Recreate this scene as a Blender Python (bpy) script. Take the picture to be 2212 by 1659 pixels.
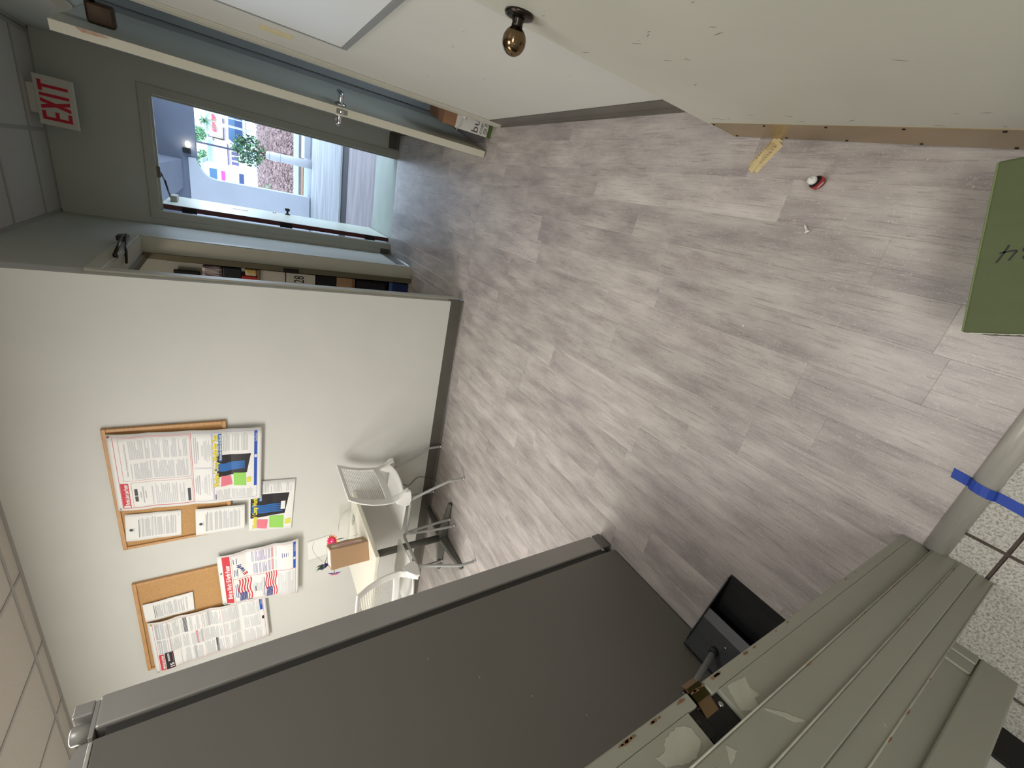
import bpy, bmesh, math, random
from mathutils import Vector, Matrix
random.seed(7)
PI = math.pi
SC = bpy.context.scene
COL = SC.collection
for o in list(bpy.data.objects):
    bpy.data.objects.remove(o)

# ------------------------------------------------------------------ camera
cam_d = bpy.data.cameras.new('camera')
cam = bpy.data.objects.new('camera', cam_d)
COL.objects.link(cam)
RX = (0.9059539773, 0.4215649156, -0.0391204919)      # towards the floor-left side of the picture
RY = (0.2008696913, -0.5093279044, -0.8368013222)
RZ = (-0.3726912369, 0.7502453650, -0.5461072552)
cam.matrix_world = Matrix(((RY[0], RX[0], -RZ[0], 0),
                           (RY[1], RX[1], -RZ[1], 0),
                           (RY[2], RX[2], -RZ[2], 1.5),
                           (0, 0, 0, 1)))
cam_d.sensor_fit = 'HORIZONTAL'
cam_d.sensor_width = 36
cam_d.lens = 36 * 897.78 / 2212
cam_d.clip_start = 0.01
cam_d.clip_end = 400
SC.camera = cam

# ------------------------------------------------------------------ world, exposure, area lights
w = bpy.data.worlds.new('sky'); SC.world = w; w.use_nodes = True
nt = w.node_tree; nt.nodes.clear()
bg = nt.nodes.new('ShaderNodeBackground'); wo = nt.nodes.new('ShaderNodeOutputWorld')
bg.inputs[0].default_value = (0.66, 0.81, 1.0, 1); bg.inputs[1].default_value = 5.3
nt.links.new(bg.outputs[0], wo.inputs[0])
SC.view_settings.view_transform = 'Standard'
SC.view_settings.look = 'None'
SC.view_settings.exposure = 0.0
SC.view_settings.gamma = 1.0
SC.view_settings.use_curve_mapping = False

PANEL_W = 46.0
def area_light(name, loc, sx, sy, power, color):
    d = bpy.data.lights.new(name, 'AREA'); d.shape = 'RECTANGLE'; d.size = sx; d.size_y = sy
    d.energy = power; d.color = color
    o = bpy.data.objects.new(name, d); o.location = loc; COL.objects.link(o)
    return o
area_light('main_panel_light', (-2.3, 1.40, 2.64), 1.2, 0.6, PANEL_W * 0.74, (1.0, 0.985, 0.95))
area_light('corner_panel_light', (-3.75, 1.00, 2.64), 1.2, 0.6, PANEL_W * 1.2, (1.0, 0.985, 0.95))
area_light('entry_fill_light', (-0.45, 0.75, 2.64), 0.6, 0.6, 14.0, (1.0, 0.985, 0.96))  # added fill for the dark near floor and refrigerator side
area_light('service_room_light', (0.05, -0.95, 2.60), 1.2, 0.6, 36.0, (1.0, 0.985, 0.95))
area_light('storage_room_light', (-1.5, 3.8, 2.55), 0.5, 0.5, 7.0, (1.0, 0.90, 0.75))

# ------------------------------------------------------------------ materials
def lin(c):
    c = c / 255.0
    return c / 12.92 if c <= 0.04045 else ((c + 0.055) / 1.055) ** 2.4
def rgb(r, g, b): return (lin(r), lin(g), lin(b), 1)
MATS = {}
def mat(name, col, rough=0.5, metal=0.0, spec=0.5, var=0.0, vscale=6.0, bump=0.0, bscale=80.0, emit=None, es=0.0,
        trans=0.0, col2=None, stretch=None, alpha=1.0, ior=1.45):
    if name in MATS: return MATS[name]
    m = bpy.data.materials.new(name); m.use_nodes = True
    n = m.node_tree.nodes; l = m.node_tree.links
    p = n['Principled BSDF']
    p.inputs['Base Color'].default_value = col
    p.inputs['Roughness'].default_value = rough
    p.inputs['Metallic'].default_value = metal
    p.inputs['Specular IOR Level'].default_value = spec
    p.inputs['IOR'].default_value = ior
    p.inputs['Transmission Weight'].default_value = trans
    p.inputs['Alpha'].default_value = alpha
    if emit is not None:
        p.inputs['Emission Color'].default_value = emit
        p.inputs['Emission Strength'].default_value = es
    if var > 0 or bump > 0 or col2 is not None:
        tc = n.new('ShaderNodeTexCoord'); mp = n.new('ShaderNodeMapping')
        l.new(tc.outputs['Object'], mp.inputs[0])
        if stretch: mp.inputs['Scale'].default_value = stretch
    if var > 0 or col2 is not None:
        nz = n.new('ShaderNodeTexNoise'); nz.inputs['Scale'].default_value = vscale
        nz.inputs['Detail'].default_value = 5
        l.new(mp.outputs[0], nz.inputs[0])
        cr = n.new('ShaderNodeValToRGB')
        c2 = col2 or tuple(max(0, c * (1 - var)) for c in col[:3]) + (1,)
        cr.color_ramp.elements[0].color = c2; cr.color_ramp.elements[0].position = 0.35
        cr.color_ramp.elements[1].color = col; cr.color_ramp.elements[1].position = 0.65
        l.new(nz.outputs[0], cr.inputs[0]); l.new(cr.outputs[0], p.inputs['Base Color'])
    if bump > 0:
        nb = n.new('ShaderNodeTexNoise'); nb.inputs['Scale'].default_value = bscale
        nb.inputs['Detail'].default_value = 3
        l.new(mp.outputs[0], nb.inputs[0])
        b = n.new('ShaderNodeBump'); b.inputs['Strength'].default_value = bump
        b.inputs['Distance'].default_value = 0.002
        l.new(nb.outputs[0], b.inputs['Height']); l.new(b.outputs[0], p.inputs['Normal'])
    MATS[name] = m
    return m

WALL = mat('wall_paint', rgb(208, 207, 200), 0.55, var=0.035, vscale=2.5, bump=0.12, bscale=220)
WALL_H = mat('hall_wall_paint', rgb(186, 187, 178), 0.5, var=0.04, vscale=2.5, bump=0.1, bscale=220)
TRIM = mat('trim_paint', rgb(196, 194, 180), 0.4, var=0.05, vscale=6, bump=0.1, bscale=60)
TRIMG = mat('grey_trim_paint', rgb(150, 151, 146), 0.4, var=0.06, vscale=8, bump=0.08, bscale=60)
DOORP = mat('door_paint', rgb(198, 197, 183), 0.38, var=0.05, vscale=4, bump=0.08, bscale=90)
CEIL = mat('ceiling_board', rgb(190, 184, 176), 0.9, var=0.05, vscale=60, bump=0.3, bscale=300)
TBAR = mat('ceiling_grid_metal', rgb(158, 154, 148), 0.5)
COVE = mat('vinyl_cove_base', rgb(92, 88, 80), 0.28, var=0.12, vscale=5)
CORK = mat('cork', rgb(196, 152, 100), 0.85, var=0.18, vscale=140, bump=0.2, bscale=250)
OAK = mat('oak_frame', rgb(200, 152, 102), 0.45, var=0.16, vscale=12, stretch=(1, 1, 6))
PAPER = mat('paper_white', rgb(232, 231, 226), 0.6, var=0.015, vscale=8)
WHITEP = mat('white_plastic', rgb(234, 233, 228), 0.38, var=0.02, vscale=8)
SILVER = mat('silver_paint', rgb(176, 178, 175), 0.35, metal=0.15, var=0.05, vscale=15)
CHROME = mat('chrome', (0.75, 0.75, 0.76, 1), 0.12, metal=1.0, var=0.05, vscale=20)
STEEL = mat('brushed_steel', (0.50, 0.49, 0.47, 1), 0.30, metal=1.0, var=0.08, vscale=20)
ALU = mat('aluminium', (0.50, 0.48, 0.43, 1), 0.34, metal=0.4, var=0.08, vscale=30, stretch=(1, 20, 20))
BLACKP = mat('black_plastic', rgb(26, 26, 28), 0.35, var=0.4, vscale=14)
BLACKM = mat('black_matte', rgb(18, 17, 17), 0.7, var=0.2, vscale=10)
FRIDGE = mat('fridge_side_paint', rgb(112, 108, 101), 0.42, metal=0.1, var=0.05, vscale=2, bump=0.05, bscale=400)
FRIDGE_D = mat('fridge_door_steel', rgb(160, 157, 152), 0.36, metal=0.25, var=0.10, vscale=3)
GASKET = mat('fridge_gasket', rgb(52, 50, 47), 0.6)
BRONZE = mat('bronze_metal', (0.20, 0.135, 0.075, 1), 0.16, metal=1.0, var=0.25, vscale=18)
BRONZED = mat('dark_bronze', (0.045, 0.036, 0.03, 1), 0.28, metal=0.9, var=0.2, vscale=18)
KICK = mat('bronze_kick_plate', (0.40, 0.285, 0.145, 1), 0.28, metal=0.55, var=0.22, vscale=5, stretch=(6, 1, 1))
CARD = mat('cardboard', rgb(176, 142, 108), 0.75, var=0.06, vscale=5, bump=0.1, bscale=100)
CARDK = mat('dark_cardboard', rgb(140, 104, 76), 0.75, var=0.05, vscale=5)
GREENC = mat('green_cardboard', rgb(80, 88, 56), 0.72, var=0.08, vscale=6, stretch=(3, 1, 1), bump=0.15, bscale=60)
GREENE = mat('green_cardboard_edge', rgb(106, 120, 78), 0.75, var=0.08, vscale=20)
INK = mat('marker_ink', rgb(22, 24, 20), 0.5)
BLUET = mat('blue_masking_tape', rgb(34, 66, 158), 0.6, var=0.12, vscale=12, bump=0.15, bscale=200)
RED = mat('red_print', rgb(205, 52, 66), 0.55)
REDL = mat('red_rule', rgb(214, 120, 130), 0.55)
BLUE = mat('blue_print', rgb(38, 84, 178), 0.55)
NAVY = mat('navy_print', rgb(52, 62, 130), 0.55)
PURL = mat('violet_rule', rgb(160, 150, 196), 0.55)
GREYT = mat('grey_print', rgb(200, 199, 202), 0.6)
GREYD = mat('dark_grey_print', rgb(74, 74, 78), 0.6)
GREYM = mat('mid_grey_print', rgb(182, 182, 186), 0.6)
YELL = mat('yellow_print', rgb(240, 222, 40), 0.55)
PINKN = mat('pink_note', rgb(228, 122, 138), 0.6)
GREENN = mat('green_note', rgb(150, 208, 96), 0.6)
YELN = mat('yellow_note', rgb(222, 214, 84), 0.6)
BLKPR = mat('black_print', rgb(36, 32, 38), 0.45)
BLPH = mat('blue_photo', rgb(44, 104, 172), 0.45)
GLASSC = mat('clear_acrylic', (0.98, 0.99, 0.985, 1), 0.03, trans=1.0, ior=1.06)
WOODW = mat('wedge_rubber_tan', rgb(208, 188, 142), 0.7, var=0.2, vscale=60, stretch=(1, 5, 1), bump=0.3, bscale=150)

def attr_rand_offset(m):
    pass

# floor planks: weathered grey oak print, shifted per plank
def plank_material():
    m = bpy.data.materials.new('grey_oak_vinyl'); m.use_nodes = True
    n = m.node_tree.nodes; l = m.node_tree.links; p = n['Principled BSDF']
    tc = n.new('ShaderNodeTexCoord'); oi = n.new('ShaderNodeObjectInfo')
    mul = n.new('ShaderNodeVectorMath'); mul.operation = 'SCALE'; mul.inputs[3].default_value = 37.0
    comb = n.new('ShaderNodeCombineXYZ')
    l.new(oi.outputs['Random'], comb.inputs[0]); l.new(oi.outputs['Random'], comb.inputs[1])
    l.new(comb.outputs[0], mul.inputs[0])
    add = n.new('ShaderNodeVectorMath'); l.new(tc.outputs['Object'], add.inputs[0]); l.new(mul.outputs[0], add.inputs[1])
    def noise(sx, sy, scale, detail, rough=0.6, dist=0.0):
        mp = n.new('ShaderNodeMapping'); mp.inputs['Scale'].default_value = (sx, sy, 1)
        l.new(add.outputs[0], mp.inputs[0])
        z = n.new('ShaderNodeTexNoise'); z.inputs['Scale'].default_value = scale; z.inputs['Detail'].default_value = detail
        z.inputs['Roughness'].default_value = rough; z.inputs['Distortion'].default_value = dist
        l.new(mp.outputs[0], z.inputs[0]); return z
    broad = noise(4.0, 1.0, 3.0, 3)
    grain = noise(24.0, 1.0, 7.0, 6, 0.70, 0.6)
    fine = noise(40.0, 6.0, 9.0, 4, 0.7, 1.2)
    cross = noise(8.0, 14.0, 8.0, 4, 0.7, 2.5)
    r1 = n.new('ShaderNodeValToRGB')
    r1.color_ramp.elements[0].position = 0.30; r1.color_ramp.elements[0].color = rgb(148, 139, 137)
    r1.color_ramp.elements[1].position = 0.68; r1.color_ramp.elements[1].color = rgb(192, 184, 178)
    l.new(broad.outputs[0], r1.inputs[0])
    def mixc(fac_node, lo, hi, base, colr, blend='MIX'):
        rr = n.new('ShaderNodeValToRGB')
        rr.color_ramp.elements[0].position = lo; rr.color_ramp.elements[0].color = (0, 0, 0, 1)
        rr.color_ramp.elements[1].position = hi; rr.color_ramp.elements[1].color = (1, 1, 1, 1)
        l.new(fac_node.outputs[0], rr.inputs[0])
        mx = n.new('ShaderNodeMix'); mx.data_type = 'RGBA'; mx.blend_type = blend
        l.new(rr.outputs[0], mx.inputs[0]); l.new(base, mx.inputs[6]); mx.inputs[7].default_value = colr
        return mx
    m1 = mixc(grain, 0.52, 0.78, r1.outputs[0], rgb(114, 106, 104))
    m2 = mixc(fine, 0.56, 0.74, m1.outputs[2], rgb(206, 198, 190))
    m3 = mixc(cross, 0.60, 0.74, m2.outputs[2], rgb(216, 208, 198))
    hsv = n.new('ShaderNodeHueSaturation'); l.new(m3.outputs[2], hsv.inputs['Color'])
    mr = n.new('ShaderNodeMapRange'); mr.inputs['To Min'].default_value = 0.90; mr.inputs['To Max'].default_value = 1.08
    l.new(oi.outputs['Random'], mr.inputs[0]); l.new(mr.outputs[0], hsv.inputs['Value'])
    l.new(hsv.outputs[0], p.inputs['Base Color'])
    p.inputs['Roughness'].default_value = 0.34
    b = n.new('ShaderNodeBump'); b.inputs['Strength'].default_value = 0.25; b.inputs['Distance'].default_value = 0.001
    l.new(grain.outputs[0], b.inputs['Height']); l.new(b.outputs[0], p.inputs['Normal'])
    return m
PLANK = plank_material()

def terrazzo_material():
    m = bpy.data.materials.new('speckled_tile'); m.use_nodes = True
    n = m.node_tree.nodes; l = m.node_tree.links; p = n['Principled BSDF']
    tc = n.new('ShaderNodeTexCoord')
    z = n.new('ShaderNodeTexNoise'); z.inputs['Scale'].default_value = 170; z.inputs['Detail'].default_value = 4
    z.inputs['Roughness'].default_value = 0.8
    l.new(tc.outputs['Object'], z.inputs[0])
    r = n.new('ShaderNodeValToRGB')
    r.color_ramp.elements[0].position = 0.36; r.color_ramp.elements[0].color = rgb(112, 108, 99)
    r.color_ramp.elements[1].position = 0.56; r.color_ramp.elements[1].color = rgb(184, 181, 172)
    l.new(z.outputs[0], r.inputs[0]); l.new(r.outputs[0], p.inputs['Base Color'])
    p.inputs['Roughness'].default_value = 0.45
    return m
TERR = terrazzo_material()
GROUT = mat('dark_grout', rgb(84, 72, 66), 0.9, var=0.3, vscale=40)

def worn_paint():
    """glossy old grey paint with lighter bare patches and rusty edges"""
    m = bpy.data.materials.new('worn_jamb_paint'); m.use_nodes = True
    n = m.node_tree.nodes; l = m.node_tree.links; p = n['Principled BSDF']
    tc = n.new('ShaderNodeTexCoord')
    z = n.new('ShaderNodeTexNoise'); z.inputs['Scale'].default_value = 7; z.inputs['Detail'].default_value = 9
    z.inputs['Roughness'].default_value = 0.62
    l.new(tc.outputs['Object'], z.inputs[0])
    r = n.new('ShaderNodeValToRGB'); e = r.color_ramp.elements
    e[0].position = 0.0; e[0].color = rgb(142, 141, 128)
    e[1].position = 1.0; e[1].color = rgb(186, 184, 170)
    a = e.new(0.66); a.color = rgb(146, 145, 132)
    b_ = e.new(0.675); b_.color = rgb(184, 182, 168)
    l.new(z.outputs[0], r.inputs[0]); l.new(r.outputs[0], p.inputs['Base Color'])
    p.inputs['Roughness'].default_value = 0.33
    z2 = n.new('ShaderNodeTexNoise'); z2.inputs['Scale'].default_value = 35
    l.new(tc.outputs['Object'], z2.inputs[0])
    b = n.new('ShaderNodeBump'); b.inputs['Strength'].default_value = 0.25; b.inputs['Distance'].default_value = 0.002
    l.new(z2.outputs[0], b.inputs['Height']); l.new(b.outputs[0], p.inputs['Normal'])
    return m
JAMB = worn_paint()

# ------------------------------------------------------------------ geometry helpers
def new_bm(): return bmesh.new()
def bx(bm, x0, x1, y0, y1, z0, z1, mi=0, bev=0.0):
    r = bmesh.ops.create_cube(bm, size=1)
    vs = r['verts']
    for v in vs:
        v.co = Vector((x0 + (v.co.x + .5) * (x1 - x0), y0 + (v.co.y + .5) * (y1 - y0), z0 + (v.co.z + .5) * (z1 - z0)))
    fs = set(f for v in vs for f in v.link_faces)
    for f in fs: f.material_index = mi
    if bev > 0:
        es = list(set(e for v in vs for e in v.link_edges))
        rr = bmesh.ops.bevel(bm, geom=es, offset=bev, segments=2, profile=0.5, affect='EDGES')
        for f in rr['faces']: f.material_index = mi
    return vs
def tube(bm, pts, r, seg=12, mi=0, cap=True):
    pts = [Vector(p) for p in pts]; rings = []
    rs = r if isinstance(r, (list, tuple)) else [r] * len(pts)
    up = Vector((0, 0, 1)); prev = None
    for i, p in enumerate(pts):
        if i == 0: t = pts[1] - pts[0]
        elif i == len(pts) - 1: t = pts[-1] - pts[-2]
        else: t = (pts[i + 1] - p).normalized() + (p - pts[i - 1]).normalized()
        t.normalize()
        if prev is None:
            a = t.cross(up)
            if a.length < 1e-3: a = t.cross(Vector((1, 0, 0)))
        else:
            a = prev - t * prev.dot(t)
        a.normalize(); prev = a; b = t.cross(a)
        rings.append([bm.verts.new(p + (a * math.cos(2 * PI * k / seg) + b * math.sin(2 * PI * k / seg)) * rs[i]) for k in range(seg)])
    for i in range(len(rings) - 1):
        for k in range(seg):
            f = bm.faces.new((rings[i][k], rings[i][(k + 1) % seg], rings[i + 1][(k + 1) % seg], rings[i + 1][k]))
            f.material_index = mi; f.smooth = True
    if cap:
        for R_ in (rings[0][::-1], rings[-1]):
            f = bm.faces.new(R_); f.material_index = mi
def lathe(bm, prof, origin, axis=(0, 0, 1), seg=24, mi=0):
    ax = Vector(axis).normalized(); a = ax.cross(Vector((0, 0, 1)))
    if a.length < 1e-3: a = Vector((1, 0, 0))
    a.normalize(); b = ax.cross(a); o = Vector(origin); rings = []
    for (r, h) in prof:
        rings.append([bm.verts.new(o + ax * h + (a * math.cos(2 * PI * k / seg) + b * math.sin(2 * PI * k / seg)) * max(r, 1e-5)) for k in range(seg)])
    for i in range(len(rings) - 1):
        for k in range(seg):
            f = bm.faces.new((rings[i][k], rings[i][(k + 1) % seg], rings[i + 1][(k + 1) % seg], rings[i + 1][k]))
            f.material_index = mi; f.smooth = True
    for R_ in (rings[0][::-1], rings[-1]):
        f = bm.faces.new(R_); f.material_index = mi
def prism(bm, poly, z0, z1, mi=0, axis='z'):
    """poly: list of 2d points, extruded along axis"""
    def P(a, b, c):
        return {'z': (a, b, c), 'y': (a, c, b), 'x': (c, a, b)}[axis]
    A = [bm.verts.new(P(p[0], p[1], z0)) for p in poly]; B = [bm.verts.new(P(p[0], p[1], z1)) for p in poly]
    n = len(poly)
    fs = [bm.faces.new(A[::-1]), bm.faces.new(B)]
    for i in range(n): fs.append(bm.faces.new((A[i], A[(i + 1) % n], B[(i + 1) % n], B[i])))
    for f in fs: f.material_index = mi
    return fs
def smooth(pts, n=4):
    """catmull-rom"""
    P = [Vector(p) for p in pts]; out = []
    for i in range(len(P) - 1):
        p0 = P[max(i - 1, 0)]; p1 = P[i]; p2 = P[i + 1]; p3 = P[min(i + 2, len(P) - 1)]
        for k in range(n):
            t = k / n
            out.append(0.5 * ((2 * p1) + (-p0 + p2) * t + (2 * p0 - 5 * p1 + 4 * p2 - p3) * t * t + (-p0 + 3 * p1 - 3 * p2 + p3) * t ** 3))
    out.append(P[-1]); return out

OFF = {}
def obj(name, bm, mats, parent=None, norm=True):
    if norm: bmesh.ops.recalc_face_normals(bm, faces=bm.faces)
    xs = [v.co for v in bm.verts]
    lo = Vector((min(v.x for v in xs), min(v.y for v in xs), min(v.z for v in xs)))
    hi = Vector((max(v.x for v in xs), max(v.y for v in xs), max(v.z for v in xs)))
    c = (lo + hi) / 2
    if parent is None: c.z = lo.z
    for v in bm.verts: v.co -= c
    me = bpy.data.meshes.new(name); bm.to_mesh(me); bm.free()
    for m in (mats if isinstance(mats, (list, tuple)) else [mats]): me.materials.append(m)
    o = bpy.data.objects.new(name, me); COL.objects.link(o)
    if parent is not None:
        o.parent = parent
        o.location = c - OFF.get(parent, Vector())
    else:
        o.location = c
    OFF[o] = c.copy()
    return o
def thing(name, label, cat, loc=(0, 0, 0), rotz=0.0, group=None):
    o = bpy.data.objects.new(name, None); COL.objects.link(o); o.empty_display_size = 0.05
    o.location = loc; o.rotation_euler = (0, 0, rotz); o['label'] = label; o['category'] = cat
    if group: o['group'] = group
    OFF[o] = Vector((0, 0, 0))
    return o
def wthing(name, label, cat, loc, group=None):
    """a thing whose parts are given in world coordinates"""
    o = thing(name, label, cat, loc, 0, group); OFF[o] = Vector(loc); return o
def tag(o, label, cat, group=None, kind=None):
    o['label'] = label; o['category'] = cat
    if group: o['group'] = group
    if kind: o['kind'] = kind
    return o
def struct(name, bm, m, parent=None, label=None, cat=None):
    o = obj(name, bm, m, parent)
    if parent is None:
        o['kind'] = 'structure'
        if label: o['label'] = label
        if cat: o['category'] = cat
    return o
def box_obj(name, dims, m, parent=None, bev=0.0):
    bm = new_bm(); bx(bm, *dims, bev=bev); return obj(name, bm, m, parent)

# ------------------------------------------------------------------ room shell
XL, XC, XR = -5.0, -0.72, 0.51        # left room wall, hall left wall, right wall
YN, YW, YE = 0.13, 2.94, 4.98         # doorway wall, cork wall, exit wall
ZC = 2.66

# floor and planks
bm = new_bm()
bx(bm, XL, XR, 0.06, YW + .1, -0.10, -0.0042); bx(bm, -2.2, 1.7, YW, YE + .0, -0.10, -0.0045)
floor = struct('floor', bm, PLANK, label='weathered grey oak-look vinyl plank floor', cat='floor')
W_, L_ = 0.13, 0.92
known = {0: 0.81, -1: 0.49, -2: 0.286, -3: 1.17, -5: 0.42, -6: 0.61, -7: 0.82}
rects = [(-4.05, XR, 0.085, YW), (XC, XR, YW, YE), (-1.35, XC, 3.06, 4.30), (XR, 1.0, 2.87, 3.78)]
cache = {}
cnt = 0
for k in range(-33, 7):
    x0 = 0.148 + k * W_
    kk = -k if False else k
    by = known.get(kk, random.uniform(0, L_))
    for j in range(-2, 7):
        y0 = by + j * L_
        for (a, b, c, d) in rects:
            xa, xb, ya, yb = max(x0, a), min(x0 + W_, b), max(y0, c), min(y0 + L_, d)
            if xb - xa < 0.02 or yb - ya < 0.02: continue
            key = (round(xb - xa, 3), round(yb - ya, 3))
            if key not in cache:
                g = 0.0007
                bm = new_bm(); hx, hy = key[0] / 2, key[1] / 2
                lo = [bm.verts.new((sx * hx, sy * hy, -0.004)) for sx, sy in ((-1, -1), (1, -1), (1, 1), (-1, 1))]
                md = [bm.verts.new((sx * hx, sy * hy, -0.0006)) for sx, sy in ((-1, -1), (1, -1), (1, 1), (-1, 1))]
                tp = [bm.verts.new((sx * (hx - g), sy * (hy - g), 0)) for sx, sy in ((-1, -1), (1, -1), (1, 1), (-1, 1))]
                bm.faces.new(tp)
                for q in range(4):
                    bm.faces.new((md[q], md[(q + 1) % 4], tp[(q + 1) % 4], tp[q]))
                    bm.faces.new((lo[q], lo[(q + 1) % 4], md[(q + 1) % 4], md[q]))
                me = bpy.data.meshes.new('plank'); bm.to_mesh(me); bm.free(); me.materials.append(PLANK)
                cache[key] = me
            o = bpy.data.objects.new('plank', cache[key]); COL.objects.link(o)
            o.parent = floor
            o.location = Vector(((xa + xb) / 2, (ya + yb) / 2, 0)) - OFF[floor]
            cnt += 1
print('planks', cnt)

# service-side floor of speckled square tiles
bm = new_bm(); bx(bm, -1.9, 1.3, -2.6, 0.06, -0.10, -0.006)
tf = struct('floor_service_side', bm, GROUT, label='dark grouted bed of the speckled tile floor', cat='floor')
tcache = {}
for i in range(-4, 6):
    for j in range(-8, 1):
        x0 = -0.497 + i * 0.305 + .004; x1 = x0 + 0.297; y0 = -0.03 + j * 0.305 + .004; y1 = y0 + 0.297
        x0, x1, y0, y1 = max(x0, -1.9), min(x1, 1.3), max(y0, -2.6), min(y1, 0.06)
        if x1 - x0 < .02 or y1 - y0 < .02: continue
        key = (round(x1 - x0, 3), round(y1 - y0, 3))
        if key not in tcache:
            bm = new_bm(); bx(bm, -key[0] / 2, key[0] / 2, -key[1] / 2, key[1] / 2, -0.008, 0)
            me = bpy.data.meshes.new('floor_tile'); bm.to_mesh(me); bm.free(); me.materials.append(TERR); tcache[key] = me
        o = bpy.data.objects.new('floor_tile', tcache[key]); COL.objects.link(o); o.parent = tf
        o.location = Vector(((x0 + x1) / 2, (y0 + y1) / 2, 0)) - OFF[tf]

# ceiling: slab, tiles, grid
bm = new_bm(); bx(bm, XL - .1, 1.9, 0.0, YE + .12, ZC + 0.02, ZC + 0.12)
ceil = struct('ceiling', bm, CEIL, label='suspended ceiling of square mineral boards', cat='ceiling')
ccache = {}
gx = [-2.58 + 0.61 * i for i in range(-4, 6)]
gy = [2.80 - 0.61 * i for i in range(-4, 6)]
light_cells = [(-3.29, 1.0, -2.3, 1.4), (-4.6, 1.0, -3.6, 1.4)]
def in_room(x, y):
    return (XL < x < XR and YN < y < YW) or (XC < x < XR and YW <= y < YE)
def tile(xa, xb, ya, yb):
    key = (round(xb - xa, 3), round(yb - ya, 3))
    if key not in ccache:
        bm = new_bm(); bx(bm, -key[0] / 2, key[0] / 2, -key[1] / 2, key[1] / 2, 0, 0.015)
        me = bpy.data.meshes.new('ceiling_tile'); bm.to_mesh(me); bm.free(); me.materials.append(CEIL); ccache[key] = me
    o = bpy.data.objects.new('ceiling_tile', ccache[key]); COL.objects.link(o); o.parent = ceil
    o.location = Vector(((xa + xb) / 2, (ya + yb) / 2, ZC + 0.004)) - OFF[ceil]
for i in range(-5, 7):
    for j in range(-4, 6):
        xa, xb = -2.58 + .61 * i, -2.58 + .61 * (i + 1); ya, yb = 2.80 - .61 * (j + 1), 2.80 - .61 * j
        for (a, b, c, d) in ((XL, XR, YN, YW), (XC, XR, YW, YE)):
            x0, x1, y0, y1 = max(xa + .012, a), min(xb - .012, b), max(ya + .012, c), min(yb - .012, d)
            if x1 - x0 > .03 and y1 - y0 > .03: tile(x0, x1, y0, y1)
bm = new_bm()
for i in range(-5, 7):
    x = -2.58 + .61 * i
    if XL < x < XC: bx(bm, x - .012, x + .012, YN, YW, ZC, ZC + .015)
    elif XC < x < XR: bx(bm, x - .012, x + .012, YN, YE, ZC, ZC + .015)
for j in range(-4, 6):
    y = 2.80 - .61 * j
    if YN < y < YW: bx(bm, XL, XR, y - .012, y + .012, ZC - .0005, ZC + .0145)
    elif YW < y < YE: bx(bm, XC, XR, y - .012, y + .012, ZC - .0005, ZC + .0145)
obj('ceiling_grid', bm, TBAR, ceil)
bm = new_bm()   # wall angle
bx(bm, XL, XC, YW - .022, YW, ZC - .004, ZC + .01); bx(bm, XC, XC + .022, YW, YE, ZC - .004, ZC + .01)
bx(bm, XR - .022, XR, YN, YE, ZC - .004, ZC + .01); bx(bm, XC, XR, YE - .022, YE, ZC - .004, ZC + .01)
obj('wall_angle', bm, TBAR, ceil)

# walls
bm = new_bm(); bx(bm, XL - .1, -0.86, YW, YW + .12, 0, 2.7, bev=0); bx(bm, -0.86, XC, YW, YW + .125, 0, 2.7)
struct('wall_back', bm, WALL, label='pale wall behind the two cork boards and the small table', cat='wall')
bm = new_bm(); bx(bm, XC - .14, XC, 4.19, YE, 0, 2.7); bx(bm, XC - .14, XC, YW + .125, 4.19, 2.09, 2.7)
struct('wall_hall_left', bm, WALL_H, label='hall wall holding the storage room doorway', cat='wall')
bm = new_bm()
bx(bm, -2.3, -.635, YE, YE + .14, -.1, 2.7); bx(bm, .30, 1.9, YE, YE + .14, -.1, 2.7); bx(bm, -.635, .30, YE, YE + .14, 2.05, 2.7)
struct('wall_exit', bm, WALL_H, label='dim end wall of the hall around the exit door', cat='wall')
bm = new_bm()
bx(bm, XR, XR + .15, YN - .3, 2.865, 0, 2.7); bx(bm, XR, XR + .15, 3.79, YE, 0, 2.7); bx(bm, XR, XR + .15, 2.865, 3.79, 2.14, 2.7)
struct('wall_right', bm, WALL, label='right wall carrying the whiteboard', cat='wall')
bm = new_bm()
bx(bm, XL, -0.60, -0.04, YN, 0, 2.7); bx(bm, 0.40, XR, -0.04, YN, 0, 2.7); bx(bm, -0.60, 0.40, -0.04, YN, 2.08, 2.7)
struct('wall_front', bm, WALL, label='wall of the doorway the picture is taken through', cat='wall')
bm = new_bm(); bx(bm, XL - .1, XL, -0.05, YW + .1, 0, 2.7)
struct('wall_left', bm, WALL, label='far left wall of the break room beyond the refrigerator', cat='wall')
bm = new_bm()   # closes the storage room, the side room and the service side
bx(bm, -2.4, -2.2, YW + .12, YE + .1, 0, 2.7)
struct('wall_storage', bm, WALL, label='far side wall of the storage room', cat='wall')
bm = new_bm(); bx(bm, 1.7, 1.85, 2.0, YE + .1, 0, 2.7); bx(bm, XR + .15, 1.8, 2.0, 2.1, 0, 2.7)
struct('wall_side_room', bm, TRIMG, label='grey wall inside the room behind the ajar door', cat='wall')
bm = new_bm()
bx(bm, -2.0, -1.9, -2.7, -0.04, 0, 2.7); bx(bm, 1.3, 1.4, -2.7, -0.04, 0, 2.7); bx(bm, -2.0, 1.4, -2.75, -2.6, 0, 2.7)
bx(bm, XR + .15, 1.4, -.1, 0, 0, 2.7)
struct('wall_service_side', bm, WALL, label='walls of the tiled room the picture is taken from', cat='wall')
bm = new_bm(); bx(bm, -2.0, 1.4, -2.75, 0.0, 2.66, 2.76)
struct('ceiling_service_side', bm, CEIL, label='ceiling of the tiled room', cat='ceiling')

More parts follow.
